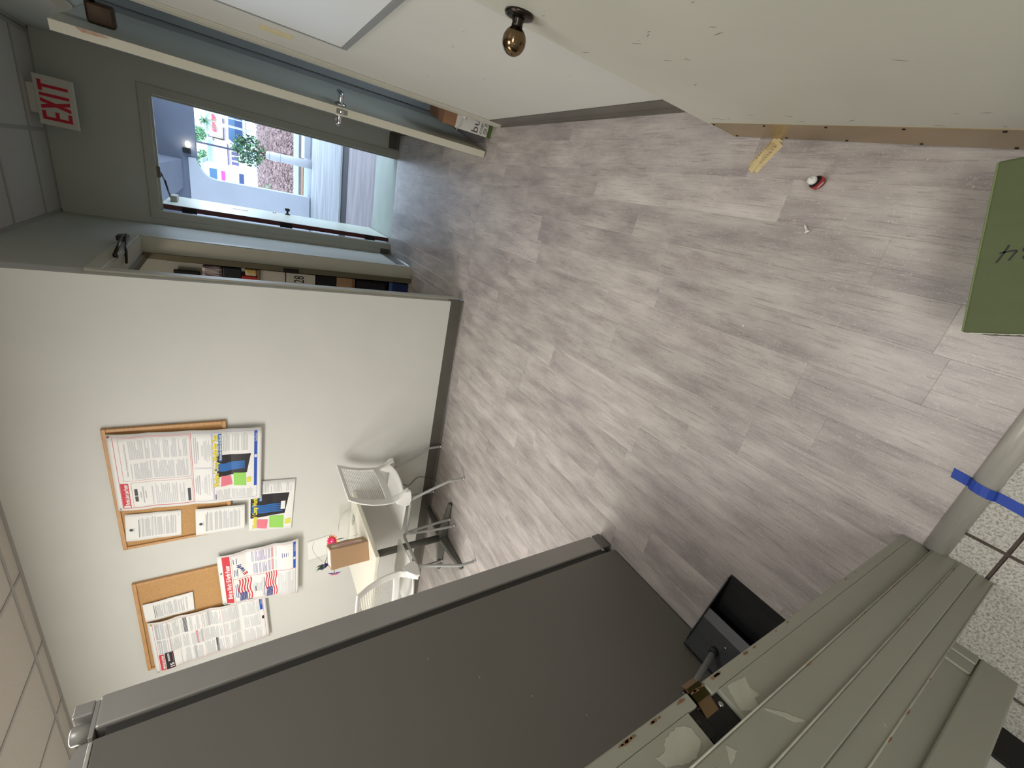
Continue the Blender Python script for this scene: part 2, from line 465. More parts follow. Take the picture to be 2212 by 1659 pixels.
# vinyl cove base boards
def cove(name, x0, x1, y0, y1, nx, ny, lab, h=.105):
    """strip along a wall with outward normal (nx,ny)"""
    bm = new_bm()
    prof = [(0, h), (.004, h), (.005, .02), (.009, .008), (.016, .0015), (.016, 0), (0, 0)]
    if ny: prism(bm, [(y0 + ny * p, z) for p, z in prof], x0, x1, axis='x')
    else: prism(bm, [(x0 + nx * p, z) for p, z in prof], y0, y1, axis='y')
    o = struct(name, bm, COVE, label=lab, cat='baseboard'); return o
cove('baseboard_back', XL, XC + .005, YW, YW, 0, -1, 'dark cove base along the cork board wall')
cove('baseboard_corner', XC, XC, YW - .004, 2.994, 1, 0, 'dark cove base wrapping the wall corner')
cove('baseboard_hall_left', XC, XC, 4.27, YE, 1, 0, 'dark cove base beyond the storage doorway')
cove('baseboard_exit_right', .36, XR, YE, YE, 0, -1, 'dark cove base right of the exit door')
cove('baseboard_exit_left', XC, -.665, YE, YE, 0, -1, 'dark cove base left of the exit door')
cove('baseboard_right', XR, XR, YN, 2.80, -1, 0, 'dark cove base under the whiteboard')
cove('baseboard_hall_right', XR, XR, 3.86, YE, -1, 0, 'dark cove base past the ajar door')

# storage doorway trim (in hall left wall)
bm = new_bm()
bx(bm, XC, XC + .016, 4.19, 4.265, 0, 2.16, bev=.003); bx(bm, XC, XC + .014, 2.995, 3.066, 0, 2.16, bev=.003); bx(bm, XC + .001, XC + .017, 3.01, 4.25, 2.09, 2.161, bev=.003)
bx(bm, XC - .14, XC + .01, 4.175, 4.19, 0, 2.09); bx(bm, XC - .14, XC + .01, 3.065, 3.072, 0, 2.09); bx(bm, XC - .14, XC + .01, 3.066, 4.19, 2.075, 2.09)
tr1 = struct('trim_1', bm, TRIM, label='painted casing of the storage room doorway', cat='door frame')
bm = new_bm(); bx(bm, XC - .143, XC - .10, 4.15, 4.175, 0, 2.08); bx(bm, XC - .143, XC - .10, 3.072, 3.085, 0, 2.08); bx(bm, XC - .143, XC - .10, 3.08, 4.16, 2.05, 2.075)
obj('door_stop', bm, mat('shaded_olive', rgb(104, 97, 76), .45, var=.08), tr1)  # shade on the stop painted in as a darker olive
bm = new_bm(); bx(bm, XC - .150, XC - .112, 4.143, 4.15, 1.03, 1.15); obj('strike_plate', bm, BRONZED, tr1)
bm = new_bm(); bx(bm, XC - .140, XC - .124, 4.141, 4.144, 1.06, 1.11); obj('latch_hole', bm, BLACKM, tr1)

# right doorway trim (ajar door)
bm = new_bm()
bx(bm, XR - .008, XR, 2.775, 2.865, 0, 2.22, bev=.002); bx(bm, XR - .012, XR - .004, 2.80, 2.83, 0, 2.215, bev=.002)
bx(bm, XR - .016, XR, 3.79, 3.86, 0, 2.22, bev=.004); bx(bm, XR - .015, XR + .001, 2.80, 3.84, 2.14, 2.22, bev=.004)
bx(bm, XR - .01, XR + .15, 2.865, 2.88, 0, 2.14); bx(bm, XR, XR + .15, 2.87, 3.79, 2.125, 2.14)
tr2 = struct('trim_2', bm, TRIM, label='painted casing at the end of the whiteboard wall', cat='door frame')
bm = new_bm(); bx(bm, XR, XR + .15, 3.775, 3.79, 0, 2.14); bx(bm, XR + .10, XR + .15, 3.76, 3.775, 0, 2.12)
obj('hinge_jamb', bm, mat('shaded_jamb_grey', rgb(138, 138, 134), .4, var=.06), tr2)  # jamb in shade: its darkness is put into this grey

# exit door frame
bm = new_bm()
bx(bm, -.665, -.602, YE - .014, YE + .04, -.02, 2.09, bev=.003); bx(bm, .285, .345, YE - .014, YE + .15, -.02, 2.09, bev=.003)
bx(bm, -.665, .345, YE - .0135, YE + .15, 2.03, 2.10, bev=.003)
tr3 = struct('trim_3', bm, mat('steel_frame_paint', rgb(172, 172, 160), .38, var=.05), label='grey steel frame around the exit door', cat='door frame')
bm = new_bm(); bx(bm, .27, .285, YE + .02, YE + .06, 0, 2.03)
bx(bm, -.60, .27, YE + .02, YE + .06, 2.015, 2.03); obj('frame_stop', bm, MATS['steel_frame_paint'], tr3)

# ------------------------------------------------------------------ jamb of the near doorway (left side of picture bottom)
bm = new_bm()
def board(x0, x1, y0, y1, z0=0, z1=2.06, bev=.002, ax=-.58):
    bx(bm, x0, x1, y0, y1, z0, z1, bev=bev)
# rabbet board with a cut-out for the latch
for (z0, z1, y0, y1) in ((0, .922, .071, .116), (.998, 2.06, .071, .116), (.922, .998, .071, .0735)):
    bx(bm, -.61, -.580, y0, y1, z0, z1, bev=0)
for (z0, z1) in ((0, .938), (.975, 2.06)):
    bx(bm, -.612, -.5805, .116, .135, z0, z1, bev=.002)
board(-.61, -.572, .022, .071)
board(-.61, -.570, -.011, .022)
board(-.61, -.574, -.043, -.011)
jam = struct('trim_4', bm, JAMB, label='chipped grey-green painted jamb of the near doorway with its bronze strike', cat='door frame')
EDGE = mat('edge_paint_light', rgb(196, 194, 178), .5, var=.2, vscale=30)
bm = new_bm()
for y, x in ((.0715, -.5712), (.0225, -.5692), (-.0425, -.5733)):
    tube(bm, [(x, y, .01), (x, y + .0006, 1.0), (x, y, 2.05)], .0013, 6)
obj('paint_edge', bm, EDGE, jam)
CHIP = mat('bare_wood_chip', rgb(134, 98, 72), .8, var=.3, vscale=50)
bm = new_bm()
for i in range(46):
    z = random.uniform(.02, 1.6) if i > 14 else random.uniform(.84, 1.12)
    y, x = random.choice(((.1315, -.5803), (.1315, -.5803), (.0715, -.5712), (.0225, -.569), (-.0425, -.573)))
    s = random.uniform(.002, .006) if i > 14 else random.uniform(.003, .007)
    if i <= 14: y, x = .1315, -.5803
    n = 7; poly = [(y - .001 + s * .45 * random.uniform(.5, 1) * math.cos(2 * PI * k / n), z + s * random.uniform(.8, 1.8) * math.sin(2 * PI * k / n)) for k in range(n)]
    prism(bm, poly, x - .0004, x + .0006, axis='x')
obj('paint_chip', bm, CHIP, jam)['kind'] = 'stuff'
PATCH = mat('bare_primer_patch', rgb(172, 170, 156), .45, var=.08, vscale=30)
def patch(pts, x=-.580):
    out = []
    for i in range(len(pts)):
        a_, b_ = pts[i], pts[(i + 1) % len(pts)]
        for k in range(4):
            u = k / 4; j = .0011 if k else 0
            out.append((a_[0] + (b_[0] - a_[0]) * u + random.uniform(-j, j), a_[1] + (b_[1] - a_[1]) * u + random.uniform(-j, j)))
    pts = out
    bm = new_bm(); prism(bm, pts, x - .001, x + .0004, axis='x'); return obj('paint_scar', bm, PATCH, jam)
patch([(.113, .90), (.112, .905), (.098, .912), (.082, .918), (.076, .905), (.074, .885), (.083, .88), (.082, .868), (.095, .872), (.108, .862), (.111, .88)])
patch([(.112, 1.03), (.11, 1.055), (.1, 1.07), (.101, 1.085), (.088, 1.08), (.08, 1.06), (.076, 1.035), (.085, 1.012), (.1, 1.01), (.108, 1.018)])
patch([(.065, .885), (.067, .89), (.05, .875), (.035, .862), (.026, .84), (.034, .85), (.048, .862)], -.572)
patch([(.066, .99), (.06, .995), (.05, 1.005), (.055, .98)], -.572)
patch([(.060, 1.03), (.05, 1.04), (.036, 1.05), (.03, 1.035), (.045, 1.02)], -.572)
# strike plate in its mortice
bm = new_bm()
bx(bm, -.592, -.5885, .0745, .116, .922, .998)
bx(bm, -.592, -.586, .112, .142, .938, .975, bev=.002)
obj('strike_plate', bm, BLACKP, jam)
bm = new_bm(); prism(bm, [(.100, -.588), (.118, -.5815), (.138, -.580), (.146, -.586), (.138, -.590), (.1, -.590)], .942, .971)
for v in bm.verts: v.co = Vector((v.co.y, v.co.x, v.co.z))
obj('strike_lip', bm, BRONZE, jam)
bm = new_bm(); bx(bm, -.5886, -.5882, .080, .102, .946, .972); obj('latch_hole', bm, BLACKM, jam)
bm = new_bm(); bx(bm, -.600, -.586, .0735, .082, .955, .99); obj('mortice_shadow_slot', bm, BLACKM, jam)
for zz in (.932, .988):
    bm = new_bm(); lathe(bm, [(0, 0), (.0042, 0), (.0042, .001), (.003, .0018), (0, .0018)], (-.5885, .103, zz), (1, 0, 0), 14)
    s = obj('screw', bm, STEEL if zz < .95 else BLACKP, jam)
bm = new_bm(); tube(bm, [(-.61, .1435, .0), (-.61, .1435, 2.06)], .001, 4)
bm.free()

# recess and pilaster on the service side, with old stepped base
bm = new_bm()
bx(bm, -.86, -.772, -.106, -.035, 0, 2.4)
wr = struct('trim_5', bm, JAMB, label='shadowed painted recess beside the near jamb', cat='trim')
bm = new_bm(); bx(bm, -.774, -.762, -.104, -.036, .0, .040, bev=.003); bx(bm, -.774, -.766, -.104, -.036, .040, .090, bev=.003)
obj('base_step', bm, JAMB, wr)
bm = new_bm(); bx(bm, -.88, -.762, -.172, -.106, 0, 2.4, bev=.004)
struct('trim_6', bm, JAMB, label='broad flat painted pilaster at the picture corner', cat='trim')
bm = new_bm(); bx(bm, -.98, -.89, -2.6, -.174, 0.012, 2.66)
struct('wall_service_left', bm, WALL, label='service side wall strip past the pilaster', cat='wall')
bm = new_bm(); bx(bm, -.89, -.882, -2.6, -.174, 0, .12)
struct('baseboard_service', bm, BLACKM, label='black base strip past the pilaster', cat='baseboard')
# right jamb (hinge side), top jamb
bm = new_bm(); bx(bm, .37, .41, -.04, .132, 0, 2.08, bev=.003); bx(bm, -.6, .4, -.04, .132, 2.05, 2.08)
struct('trim_7', bm, JAMB, label='hinge side and head jamb of the near doorway', cat='door frame')

# half-round threshold
bm = new_bm()
pr = [(.0685 + .0245 * math.cos(a), .021 * math.sin(a)) for a in [PI * i / 16 for i in range(17)]]
fs = prism(bm, pr, -.575, .37, axis='x')
for f in fs[2:]: f.smooth = True
tag(obj('threshold_bar', bm, ALU), 'rounded dull metal threshold bar between the plank floor and the speckled tiles', 'threshold')

# blue tape draped over the bar
bm = new_bm()
prof = [(.128, .0012), (.105, .0012), (.0955, .003), (.089, .0155), (.081, .0205), (.0685, .0228), (.056, .0205), (.046, .0125), (.041, .003), (.02, .0012), (-.03, .001), (-.08, .001)]
rows = []
for y, z in prof:
    xc = -.371 - (.128 - y) * 0.115
    rows.append([bm.verts.new((xc - .0125, y - .003, z)), bm.verts.new((xc + .0125, y + .001, z))])
for a, b in zip(rows, rows[1:]): bm.faces.new((a[0], a[1], b[1], b[0]))
o = obj('masking_tape', bm, BLUET); md = o.modifiers.new('s', 'SOLIDIFY'); md.thickness = .0006; md.offset = 1
tag(o, 'strip of blue masking tape stuck across the metal threshold bar', 'tape')

# ------------------------------------------------------------------ near door, standing open on the right
def near_door():
    y0, y1 = .14, 1.078
    x0, x1 = .3485, .4035
    ang = math.atan2(-(x1 - x0), (y1 - y0))
    t = thing('door_1', 'pale painted door standing open on the right with a bronze ball knob', 'door', (x0, y0, 0), ang)
    t['kind'] = 'structure'
    Lg = math.hypot(x1 - x0, y1 - y0)
    bm = new_bm(); bx(bm, 0, .044, 0, Lg, .008, 2.03, bev=.0015)
    obj('door_leaf', bm, DOORP, t)
    bm = new_bm(); bx(bm, -.0015, 0, .03, Lg - .012, .012, .162)
    kp = obj('kick_plate', bm, KICK, t); kp['label'] = 'worn bronze kick plate along the door bottom'
    for yy, zz in [(Lg - .02 - .178 * i, .150) for i in range(6)] + [(Lg - .03 - .176 * i, .024) for i in range(6)]:
        if yy < .03: continue
        bm = new_bm(); lathe(bm, [(0, 0), (.0042, 0), (.0038, .0012), (.002, .0022), (0, .0024)], (-.0015, yy, zz), (-1, 0, 0), 12)
        s = obj('screw', bm, BRONZED, kp)
    # knob
    ky, kz = Lg - .062, .958
    k = None
    bm = new_bm(); lathe(bm, [(0, 0), (.031, 0), (.033, .003), (.031, .007), (.022, .0095), (.0, .0095)], (0, ky, kz), (-1, 0, 0), 32)
    rose = obj('knob_rose', bm, BRONZED, t)
    bm = new_bm(); lathe(bm, [(.0145, .007), (.0135, .014), (.0118, .018), (.0128, .024), (.011, .026)], (0, ky, kz), (-1, 0, 0), 24)
    obj('knob_neck', bm, BRONZED, rose)
    bm = new_bm(); R_ = .0265
    lathe(bm, [(R_ * math.sin(PI * i / 16), .023 + R_ * 1.05 * (1 - math.cos(PI * i / 16))) for i in range(17)], (0, ky, kz), (-1, 0, 0), 32)
    obj('knob_ball', bm, BRONZE, rose)['label'] = 'polished bronze ball knob'
    bm = new_bm(); bx(bm, .011, .033, Lg - .0002, Lg + .0012, kz - .028, kz + .028); obj('latch_plate', bm, BRONZED, t)
    # scuffs
    bm = new_bm()
    for i in range(26):
        yy = random.uniform(.2, .9); zz = random.choice((random.uniform(.17, .35), random.uniform(.5, .95)))
        a = random.uniform(-.6, .6); l = random.uniform(.006, .03); s = random.uniform(.0006, .0014)
        dy, dz = math.cos(a) * l, math.sin(a) * l
        prism(bm, [(yy, zz), (yy + dy * .5, zz + dz * .5 + s), (yy + dy, zz + dz), (yy + dy * .5, zz + dz * .5 - s)], -.0004, .0002, axis='x')
    obj('scuff_mark', bm, mat('scuff', rgb(120, 118, 106), .7), t)['kind'] = 'stuff'
    return t
near_door()

# door wedge
def wedge():
    t = thing('door_wedge', 'ribbed tan rubber wedge pushed under the bottom of the open near door', 'doorstop', (.345, .935, 0), math.radians(148))
    bm = new_bm()
    n = 10; L = .115
    bot, top = [], []
    for i in range(n + 1):
        u = i / n; hw = .021 * (1 - .25 * u); h = .006 + .0 * u
        h = .026 * (1 - u) + .005
        hw = .020
        y = -L / 2 + L * u
        bot.append((y, hw, h))
    base = [bm.verts.new((-L / 2, -.024, 0)), bm.verts.new((L / 2 + .0, -.024, 0)), bm.verts.new((L / 2 + .0, .024, 0)), bm.verts.new((-L / 2, .024, 0))]
    tp = [bm.verts.new((-L / 2, -.017, .007)), bm.verts.new((L / 2, -.017, .004)), bm.verts.new((L / 2, .017, .004)), bm.verts.new((-L / 2, .017, .007))]
    bm.faces.new(base); bm.faces.new(tp)
    for q in range(4): bm.faces.new((base[q], base[(q + 1) % 4], tp[(q + 1) % 4], tp[q]))
    bmesh.ops.bevel(bm, geom=[e for e in bm.edges if abs(e.verts[0].co.x - e.verts[1].co.x) < .001 and abs(e.verts[0].co.y - e.verts[1].co.y) < .01], offset=.008, segments=3, affect='EDGES')
    obj('base_pad', bm, WOODW, t)
    bm = new_bm()
    v = [(-L * .36, -.012, .006), (L * .5, -.013, .004), (L * .5, .013, .004), (-L * .36, .012, .006), (-L * .12, -.004, .022), (L * .5, -.006, .009), (L * .5, .006, .009), (-L * .12, .004, .022)]
    V = [bm.verts.new(p) for p in v]
    for q in ((0, 1, 2, 3), (4, 5, 6, 7), (0, 1, 5, 4), (1, 2, 6, 5), (2, 3, 7, 6), (3, 0, 4, 7)): bm.faces.new([V[i] for i in q])
    obj('ridge', bm, WOODW, t)
    bm = new_bm()
    for i in range(7):
        x = -L * .30 + i * .009
        for s in (-1, 1): tube(bm, [(x, s * .0145, .0085), (x + .003, s * .006, .017 - i * .0012)], .0011, 5)
    obj('rib', bm, mat('wedge_rib', rgb(176, 150, 104), .7), t)
    return t
wedge()

# bottle and cap
def bottle():
    t = thing('glue_bottle', 'small red and black squeeze bottle with a white top standing on the planks', 'bottle', (.268, .728, 0), math.radians(-30))
    RB = mat('bottle_red', rgb(186, 44, 40), .35, var=.1); BB = mat('bottle_black', rgb(26, 22, 26), .35)
    bm = new_bm()
    n = 20; rings = []
    prof = [(0, .0), (.017, .0), (.019, .004), (.019, .032), (.016, .040), (.009, .046), (.0085, .050), (0, .050)]
    lathe(bm, prof, (0, 0, 0), seg=n)
    for v in bm.verts: v.co.y *= .62
    b = obj('body', bm, BB, t)
    bm = new_bm()
    lathe(bm, [(.0192, .006), (.0194, .010), (.0194, .027), (.0188, .033)], (0, 0, 0), seg=n)
    for v in bm.verts: v.co.y *= .66
    obj('label_band', bm, RB, b)['label'] = 'red wrap label with white lettering'
    bm = new_bm(); bx(bm, -.010, .010, -.0136, -.0128, .016, .023); obj('printed_word', bm, mat('bottle_print', rgb(200, 190, 186), .5), b)
    bm = new_bm(); lathe(bm, [(0, .049), (.0115, .049), (.0125, .053), (.012, .060), (.007, .064), (.0025, .068), (.0022, .074), (0, .0745)], (0, 0, 0), seg=n)
    obj('top', bm, WHITEP, t)
    return t
bottle()
bm = new_bm(); lathe(bm, [(0, 0), (.0085, 0), (.0085, .002), (.0045, .004), (.0032, .020), (.0018, .027), (0, .027)], (.130, .700, .0085), (.62, .55, -.05), 16)
tag(obj('nozzle_cap', bm, WHITEP), 'loose small white nozzle cap lying alone on the planks', 'cap')
for i, (x, y, a, lb) in enumerate(((.052, .655, .3, 'tiny pale staple-like scrap on the planks, farther from the green box'), (.005, .575, .25, 'tiny pale splinter scrap on the planks, nearer the green box'))):
    bm = new_bm(); dx, dy = math.cos(a) * .004, math.sin(a) * .004
    prism(bm, [(x - dx, y - dy), (x + .0008 - dx, y - dy - .0008), (x + dx + .0008, y + dy - .0008), (x + dx, y + dy)], .0002, .0012)
    tag(obj('floor_scrap', bm, EDGE), lb, 'scrap')
bm = new_bm(); lathe(bm, [(0, 0), (.0030, 0), (.0026, .0015), (0, .0022)], (-.137 + -.06, .775, .0002), (0, 0, 1), 10)
tag(obj('paper_dot', bm, PAPER), 'tiny round white paper dot alone in the middle of the planks', 'scrap')

# green box
def green_box():
    ang = math.atan2(.304 - .214, .276 - (-.0355))
    t = thing('green_box', 'flat green cardboard box with handwritten 34 at the right edge of the picture', 'box', (-.036, .212, .0225), ang)
    Lx, Ly, H = .325, .36, .25
    bm = new_bm(); bx(bm, 0, Lx, -Ly, 0, 0, H, bev=.004); body = obj('body', bm, GREENC, t)
    bm = new_bm(); bx(bm, .002, Lx - .002, -.010, .0015, .012, H - .001, bev=.0015); obj('front_flap', bm, GREENE, t)
    bm = new_bm()
    prism(bm, [(-.0012, H - .02), (-.0012, H - .002), (.0, H - .002), (0, H - .02)], -Ly + .01, -.01, axis='y')
    for i in range(22): bx(bm, -.0018, -.0008, -Ly + .02 + i * .015, -Ly + .028 + i * .015, H - .022, H - .0205)
    obj('torn_edge', bm, EDGE, t)
    # handwriting: strokes of '34', reading away from the viewer
    bm = new_bm(); z = H + .0006
    def stroke(pts):  # (along-text, up-text): text runs +y local, up is -x local
        P = smooth([(0.163 - u * .85, -.050 + s * .85, z) for s, u in pts], 5)
        for a, b in zip(P, P[1:]):
            d = (b - a).normalized(); nrm = Vector((-d.y, d.x, 0)) * .0016
            vs = [bm.verts.new(q) for q in (a + nrm, a - nrm, b - nrm, b + nrm)]
            bm.faces.new(vs)
    stroke([(-.028, .026), (-.018, .031), (-.010, .024), (-.018, .017), (-.008, .010), (-.014, .000), (-.028, .003)])
    stroke([(.010, .030), (.004, .016), (.001, .010), (.012, .010), (.026, .013)])
    stroke([(.028, .034), (.020, .014), (.014, -.004)])
    k = obj('handwriting', bm, INK, t); md = k.modifiers.new('s', 'SOLIDIFY'); md.thickness = .0004
    return t
green_box()

# ------------------------------------------------------------------ refrigerator
def fridge():
    t = wthing('refrigerator', 'tall dark grey refrigerator seen from its side, left of the doorway', 'refrigerator', (-1.80, .6, 0))
    xf = -1.382
    bm = new_bm(); bx(bm, -2.26, xf, .22, .925, .012, 1.838, bev=.004); obj('cabinet', bm, FRIDGE, t)
    bm = new_bm(); bx(bm, -2.24, xf - .012, .925, .952, .05, 1.82); obj('gasket', bm, GASKET, t)
    bm = new_bm(); bx(bm, -2.26, xf, .952, 1.038, .070, 1.842, bev=.006); dr = obj('door', bm, FRIDGE_D, t)
    bm = new_bm(); bx(bm, -2.16, -2.12, 1.075, 1.10, .75, 1.55, bev=.008)
    for z in (.78, 1.52): bx(bm, -2.15, -2.13, 1.036, 1.08, z - .015, z + .015)
    obj('handle', bm, STEEL, dr)
    # lower hinge cap
    bm = new_bm(); bx(bm, xf - .10, xf + .001, .952, 1.036, .012, .060, bev=.003); obj('foot_cover', bm, FRIDGE, t)
    bm = new_bm(); bx(bm, xf - .08, xf - .004, .94, 1.03, .058, .072, bev=.002); obj('hinge_plate', bm, STEEL, t)
    bm = new_bm(); bx(bm, -2.24, xf - .12, .94, 1.0, .015, .06); obj('kick_grille', bm, BLACKP, t)
    # top hinge bracket and covers
    bm = new_bm()
    bx(bm, xf - .075, xf - .006, .935, 1.030, 1.842, 1.852, bev=.002)
    bx(bm, xf - .075, xf - .004, .998, 1.034, 1.852, 1.892, bev=.004)
    lathe(bm, [(.0, 0), (.022, 0), (.022, .036), (.018, .040), (0, .040)], (xf - .035, .972, 1.852), seg=20)
    obj('hinge_bracket', bm, FRIDGE_D, t)
    bm = new_bm()
    prism(bm, [(.955, 1.842), (.955, 1.876), (.93, 1.880), (.885, 1.898), (.60, 1.898), (.30, 1.898), (.30, 1.838), (.90, 1.838)], xf - .33, xf - .045, axis='x')
    bmesh.ops.bevel(bm, geom=list(bm.edges), offset=.003, segments=2, affect='EDGES')
    obj('hinge_cover', bm, FRIDGE_D, t)
    bm = new_bm(); bx(bm, xf - .02, xf + .0015, .24, .92, 1.838, 1.846, bev=.002); obj('top_lip', bm, mat('pale_lip', rgb(190, 186, 178), .35, metal=.3), t)
    bm = new_bm()
    for i in range(5): bx(bm, xf, xf + .0006, .3 + i * .12, .3045 + i * .12, .5 + i * .13, .502 + i * .13)
    obj('scratch', bm, MATS['pale_lip'], t)['kind'] = 'stuff'
fridge()

# dustpan
def dustpan():
    t = wthing('dustpan', 'black lobby dustpan with a grey tube handle leaning by the refrigerator foot', 'dustpan', (-1.2, .30, 0))
    x0, x1, y0, y1 = -1.365, -1.055, .115, .445
    bm = new_bm()
    # tray, thin floor plate
    prism(bm, [(x1, 0.001), (x1, .003), (x0, .012), (x0, .0)], y0, y1, axis='y')
    obj('tray', bm, BLACKP, t)
    bm = new_bm()
    for yy in (y0, y1 - .004):
        prism(bm, [(x1, .0), (x1 - .01, .02), (x0 + .06, .10), (x0 - .005, .105), (x0, 0)], yy, yy + .004, axis='y')
    prism(bm, [(x0 - .006, .0), (x0 - .006, .11), (x0 + .0, .11), (x0 + .004, 0)], y0, y1, axis='y')
    obj('side_wall', bm, BLACKP, t)
    bm = new_bm()   # hood over the rear half
    prism(bm, [(x0, .108), (x0 + .13, .070), (x0 + .165, .052), (x0 + .165, .048), (x0 + .13, .066), (x0, .104)], y0, y1, axis='y')
    h = obj('hood', bm, mat('black_plastic_scuffed', rgb(36, 37, 40), .42, var=.35, vscale=22, bump=.1), t)
    bm = new_bm(); prism(bm, [(x1 - .03, .002), (x1 + .002, .001), (x1 + .002, .003), (x1 - .03, .005)], y0, y1, axis='y')
    obj('lip', bm, BLACKM, t)
    bm = new_bm(); lathe(bm, [(0, 0), (.005, 0), (.004, .002), (0, .003)], (x0 + .10, .33, .078), (0, 0, 1), 12); obj('rivet', bm, STEEL, t)
    a = Vector((-1.30, .353, .085)); b = Vector((-1.30, .285, .37)); d = (b - a)
    bm = new_bm(); tube(bm, [a - d * .12, a + d * .10], .0135, 14); obj('socket', bm, BLACKP, t)
    bm = new_bm(); tube(bm, [a, a + d * 2.6], .0105, 16); obj('handle', bm, SILVER, t)
dustpan()

# ------------------------------------------------------------------ hall: ajar door with lever
def hall_door():
    f = Vector((.352, 2.955)); h = Vector((.575, 3.76)); d = (h - f); L = d.length; ang = math.atan2(d.y, d.x) - PI / 2
    t = thing('door_2', 'pale interior door standing ajar in the hall with a chrome lever on its edge side', 'door', (f.x, f.y, 0), ang)
    t['kind'] = 'structure'
    bm = new_bm(); bx(bm, -.042, 0, 0, L, .008, 2.122, bev=.0015); lf = obj('door_leaf', bm, mat('hall_door_paint', rgb(206, 203, 186), .4, var=.05, vscale=5), t)
    bm = new_bm()
    prism(bm, [(-.002, 2.04), (-.015, 2.02), (-.014, 1.97), (-.010, 1.93), (-.003, 1.95)], -.0006, .0002, axis='y')
    for v in bm.verts: pass
    bx(bm, -.0425, -.0415, .001, .03, 1.96, 2.04)
    obj('bare_patch', bm, mat('bare_patch', rgb(196, 160, 136), .7, var=.2, vscale=60), t)
    z = .95
    bm = new_bm(); bx(bm, -.034, -.009, -.0015, .0005, z - .03, z + .03); lp = obj('latch_plate', bm, STEEL, t)
    bm = new_bm(); bx(bm, -.027, -.015, -.010, -.001, z - .010, z + .010, bev=.003); obj('latch_bolt', bm, CHROME, lp)
    for s, x in ((1, 0.0), (-1, -.042)):
        bm = new_bm(); lathe(bm, [(0, 0), (.030, 0), (.032, .004), (.029, .010), (.018, .014), (.012, .018)], (x, .062, z), (s, 0, 0), 28)
        r = obj('lever_rose', bm, CHROME, t)
        bm = new_bm(); tube(bm, smooth([(x + s * .010, .062, z), (x + s * .042, .062, z), (x + s * .054, .07, z), (x + s * .056, .10, z - .002), (x + s * .053, .165, z - .004)], 4), .013, 14)
        obj('lever', bm, CHROME, r)
    # dark closer bracket high on the room face
    bm = new_bm(); bx(bm, 0, .085, .20, .26, 1.93, 2.03, bev=.01); c = obj('closer_body', bm, mat('brown_bronze', rgb(84, 66, 48), .45, metal=.4, var=.3, vscale=20), t)
    bm = new_bm(); tube(bm, [(.08, .22, 2.0), (.13, .18, 2.03), (.15, .12, 2.06)], .014, 8); obj('closer_arm', bm, BRONZED, c)
hall_door()

# carton behind the ajar door
FONT_CACHE = {}
def text_bm(s, size, bold=False):
    c = bpy.data.curves.new('tmp_text', 'FONT'); c.body = s; c.size = size; c.align_x = 'LEFT'; c.offset = size * (.035 if bold else 0)
    c.resolution_u = 2
    o = bpy.data.objects.new('tmp_text', c); COL.objects.link(o)
    dg = bpy.context.evaluated_depsgraph_get(); me = bpy.data.meshes.new_from_object(o.evaluated_get(dg))
    bpy.data.objects.remove(o); bpy.data.curves.remove(c)
    vs = [v.co.copy() for v in me.vertices]; fs = [list(p.vertices) for p in me.polygons]
    bpy.data.meshes.remove(me)
    return vs, fs
def add_text(bm, s, fn, h, width=None, mi=0, bold=False, at=(0, 0)):
    """fn(u,v)->Vector; u right, v up; text cap height about h; squeezed to width when given"""
    key = (s, bold)
    if key not in FONT_CACHE: FONT_CACHE[key] = text_bm(s, 1.0, bold)
    vs, fs = FONT_CACHE[key]
    x0 = min(v.x for v in vs); x1 = max(v.x for v in vs)
    k = h / .72; kx = k if width is None else width / (x1 - x0)
    V = [bm.verts.new(fn(at[0] + (v.x - x0) * kx, at[1] + v.y * k)) for v in vs]
    for f in fs:
        try: ff = bm.faces.new([V[i] for i in f]); ff.material_index = mi
        except ValueError: pass

def copy_carton():
    t = thing('paper_carton', 'white and brown copy paper carton half hidden behind the ajar hall door', 'box', (.432, 2.935, 0), math.radians(-15))
    W, D, H = .225, .28, .262
    GB = mat('carton_green', rgb(74, 92, 40), .6)
    bm = new_bm(); bx(bm, 0, W, 0, D, .001, H, bev=.002); body = obj('body', bm, mat('carton_white', rgb(206, 204, 198), .55, var=.03), t)
    bm = new_bm(); bx(bm, -.0006, W + .0006, -.0006, D, .001, .030); obj('green_band', bm, GB, body)
    bm = new_bm(); bx(bm, .004, W - .004, .004, D - .004, H, .350, bev=.002); obj('brown_liner', bm, CARDK, t)
    bm = new_bm()   # torn flap
    V = [bm.verts.new(p) for p in ((.0, -.001, .25), (.055, -.004, .205), (.075, -.022, .215), (-.012, -.028, .262), (.11, -.003, .262), (.15, -.012, .20))]
    for q in ((0, 1, 2), (0, 2, 3), (1, 4, 2), (1, 5, 4)): bm.faces.new([V[i] for i in q])
    o = obj('torn_flap', bm, PAPER, t); m_ = o.modifiers.new('s', 'SOLIDIFY'); m_.thickness = .001
    bm = new_bm(); fn = lambda u, v: Vector((u, -.0012, v))
    add_text(bm, 'business', fn, .050, .27, 0, at=(.010, .102))
    add_text(bm, 'copy & print', fn, .022, .22, 0, at=(.010, .072))
    for i in range(3):
        for j, (a, b) in enumerate(((.014, .05), (.06, .085), (.095, .14), (.15, .19))):
            if i == 1 or j < 3: bx(bm, a, b, -.0013, -.0009, .036 + i * .010, .040 + i * .010)
    obj('lettering', bm, GREYD, body, norm=False)
copy_carton()

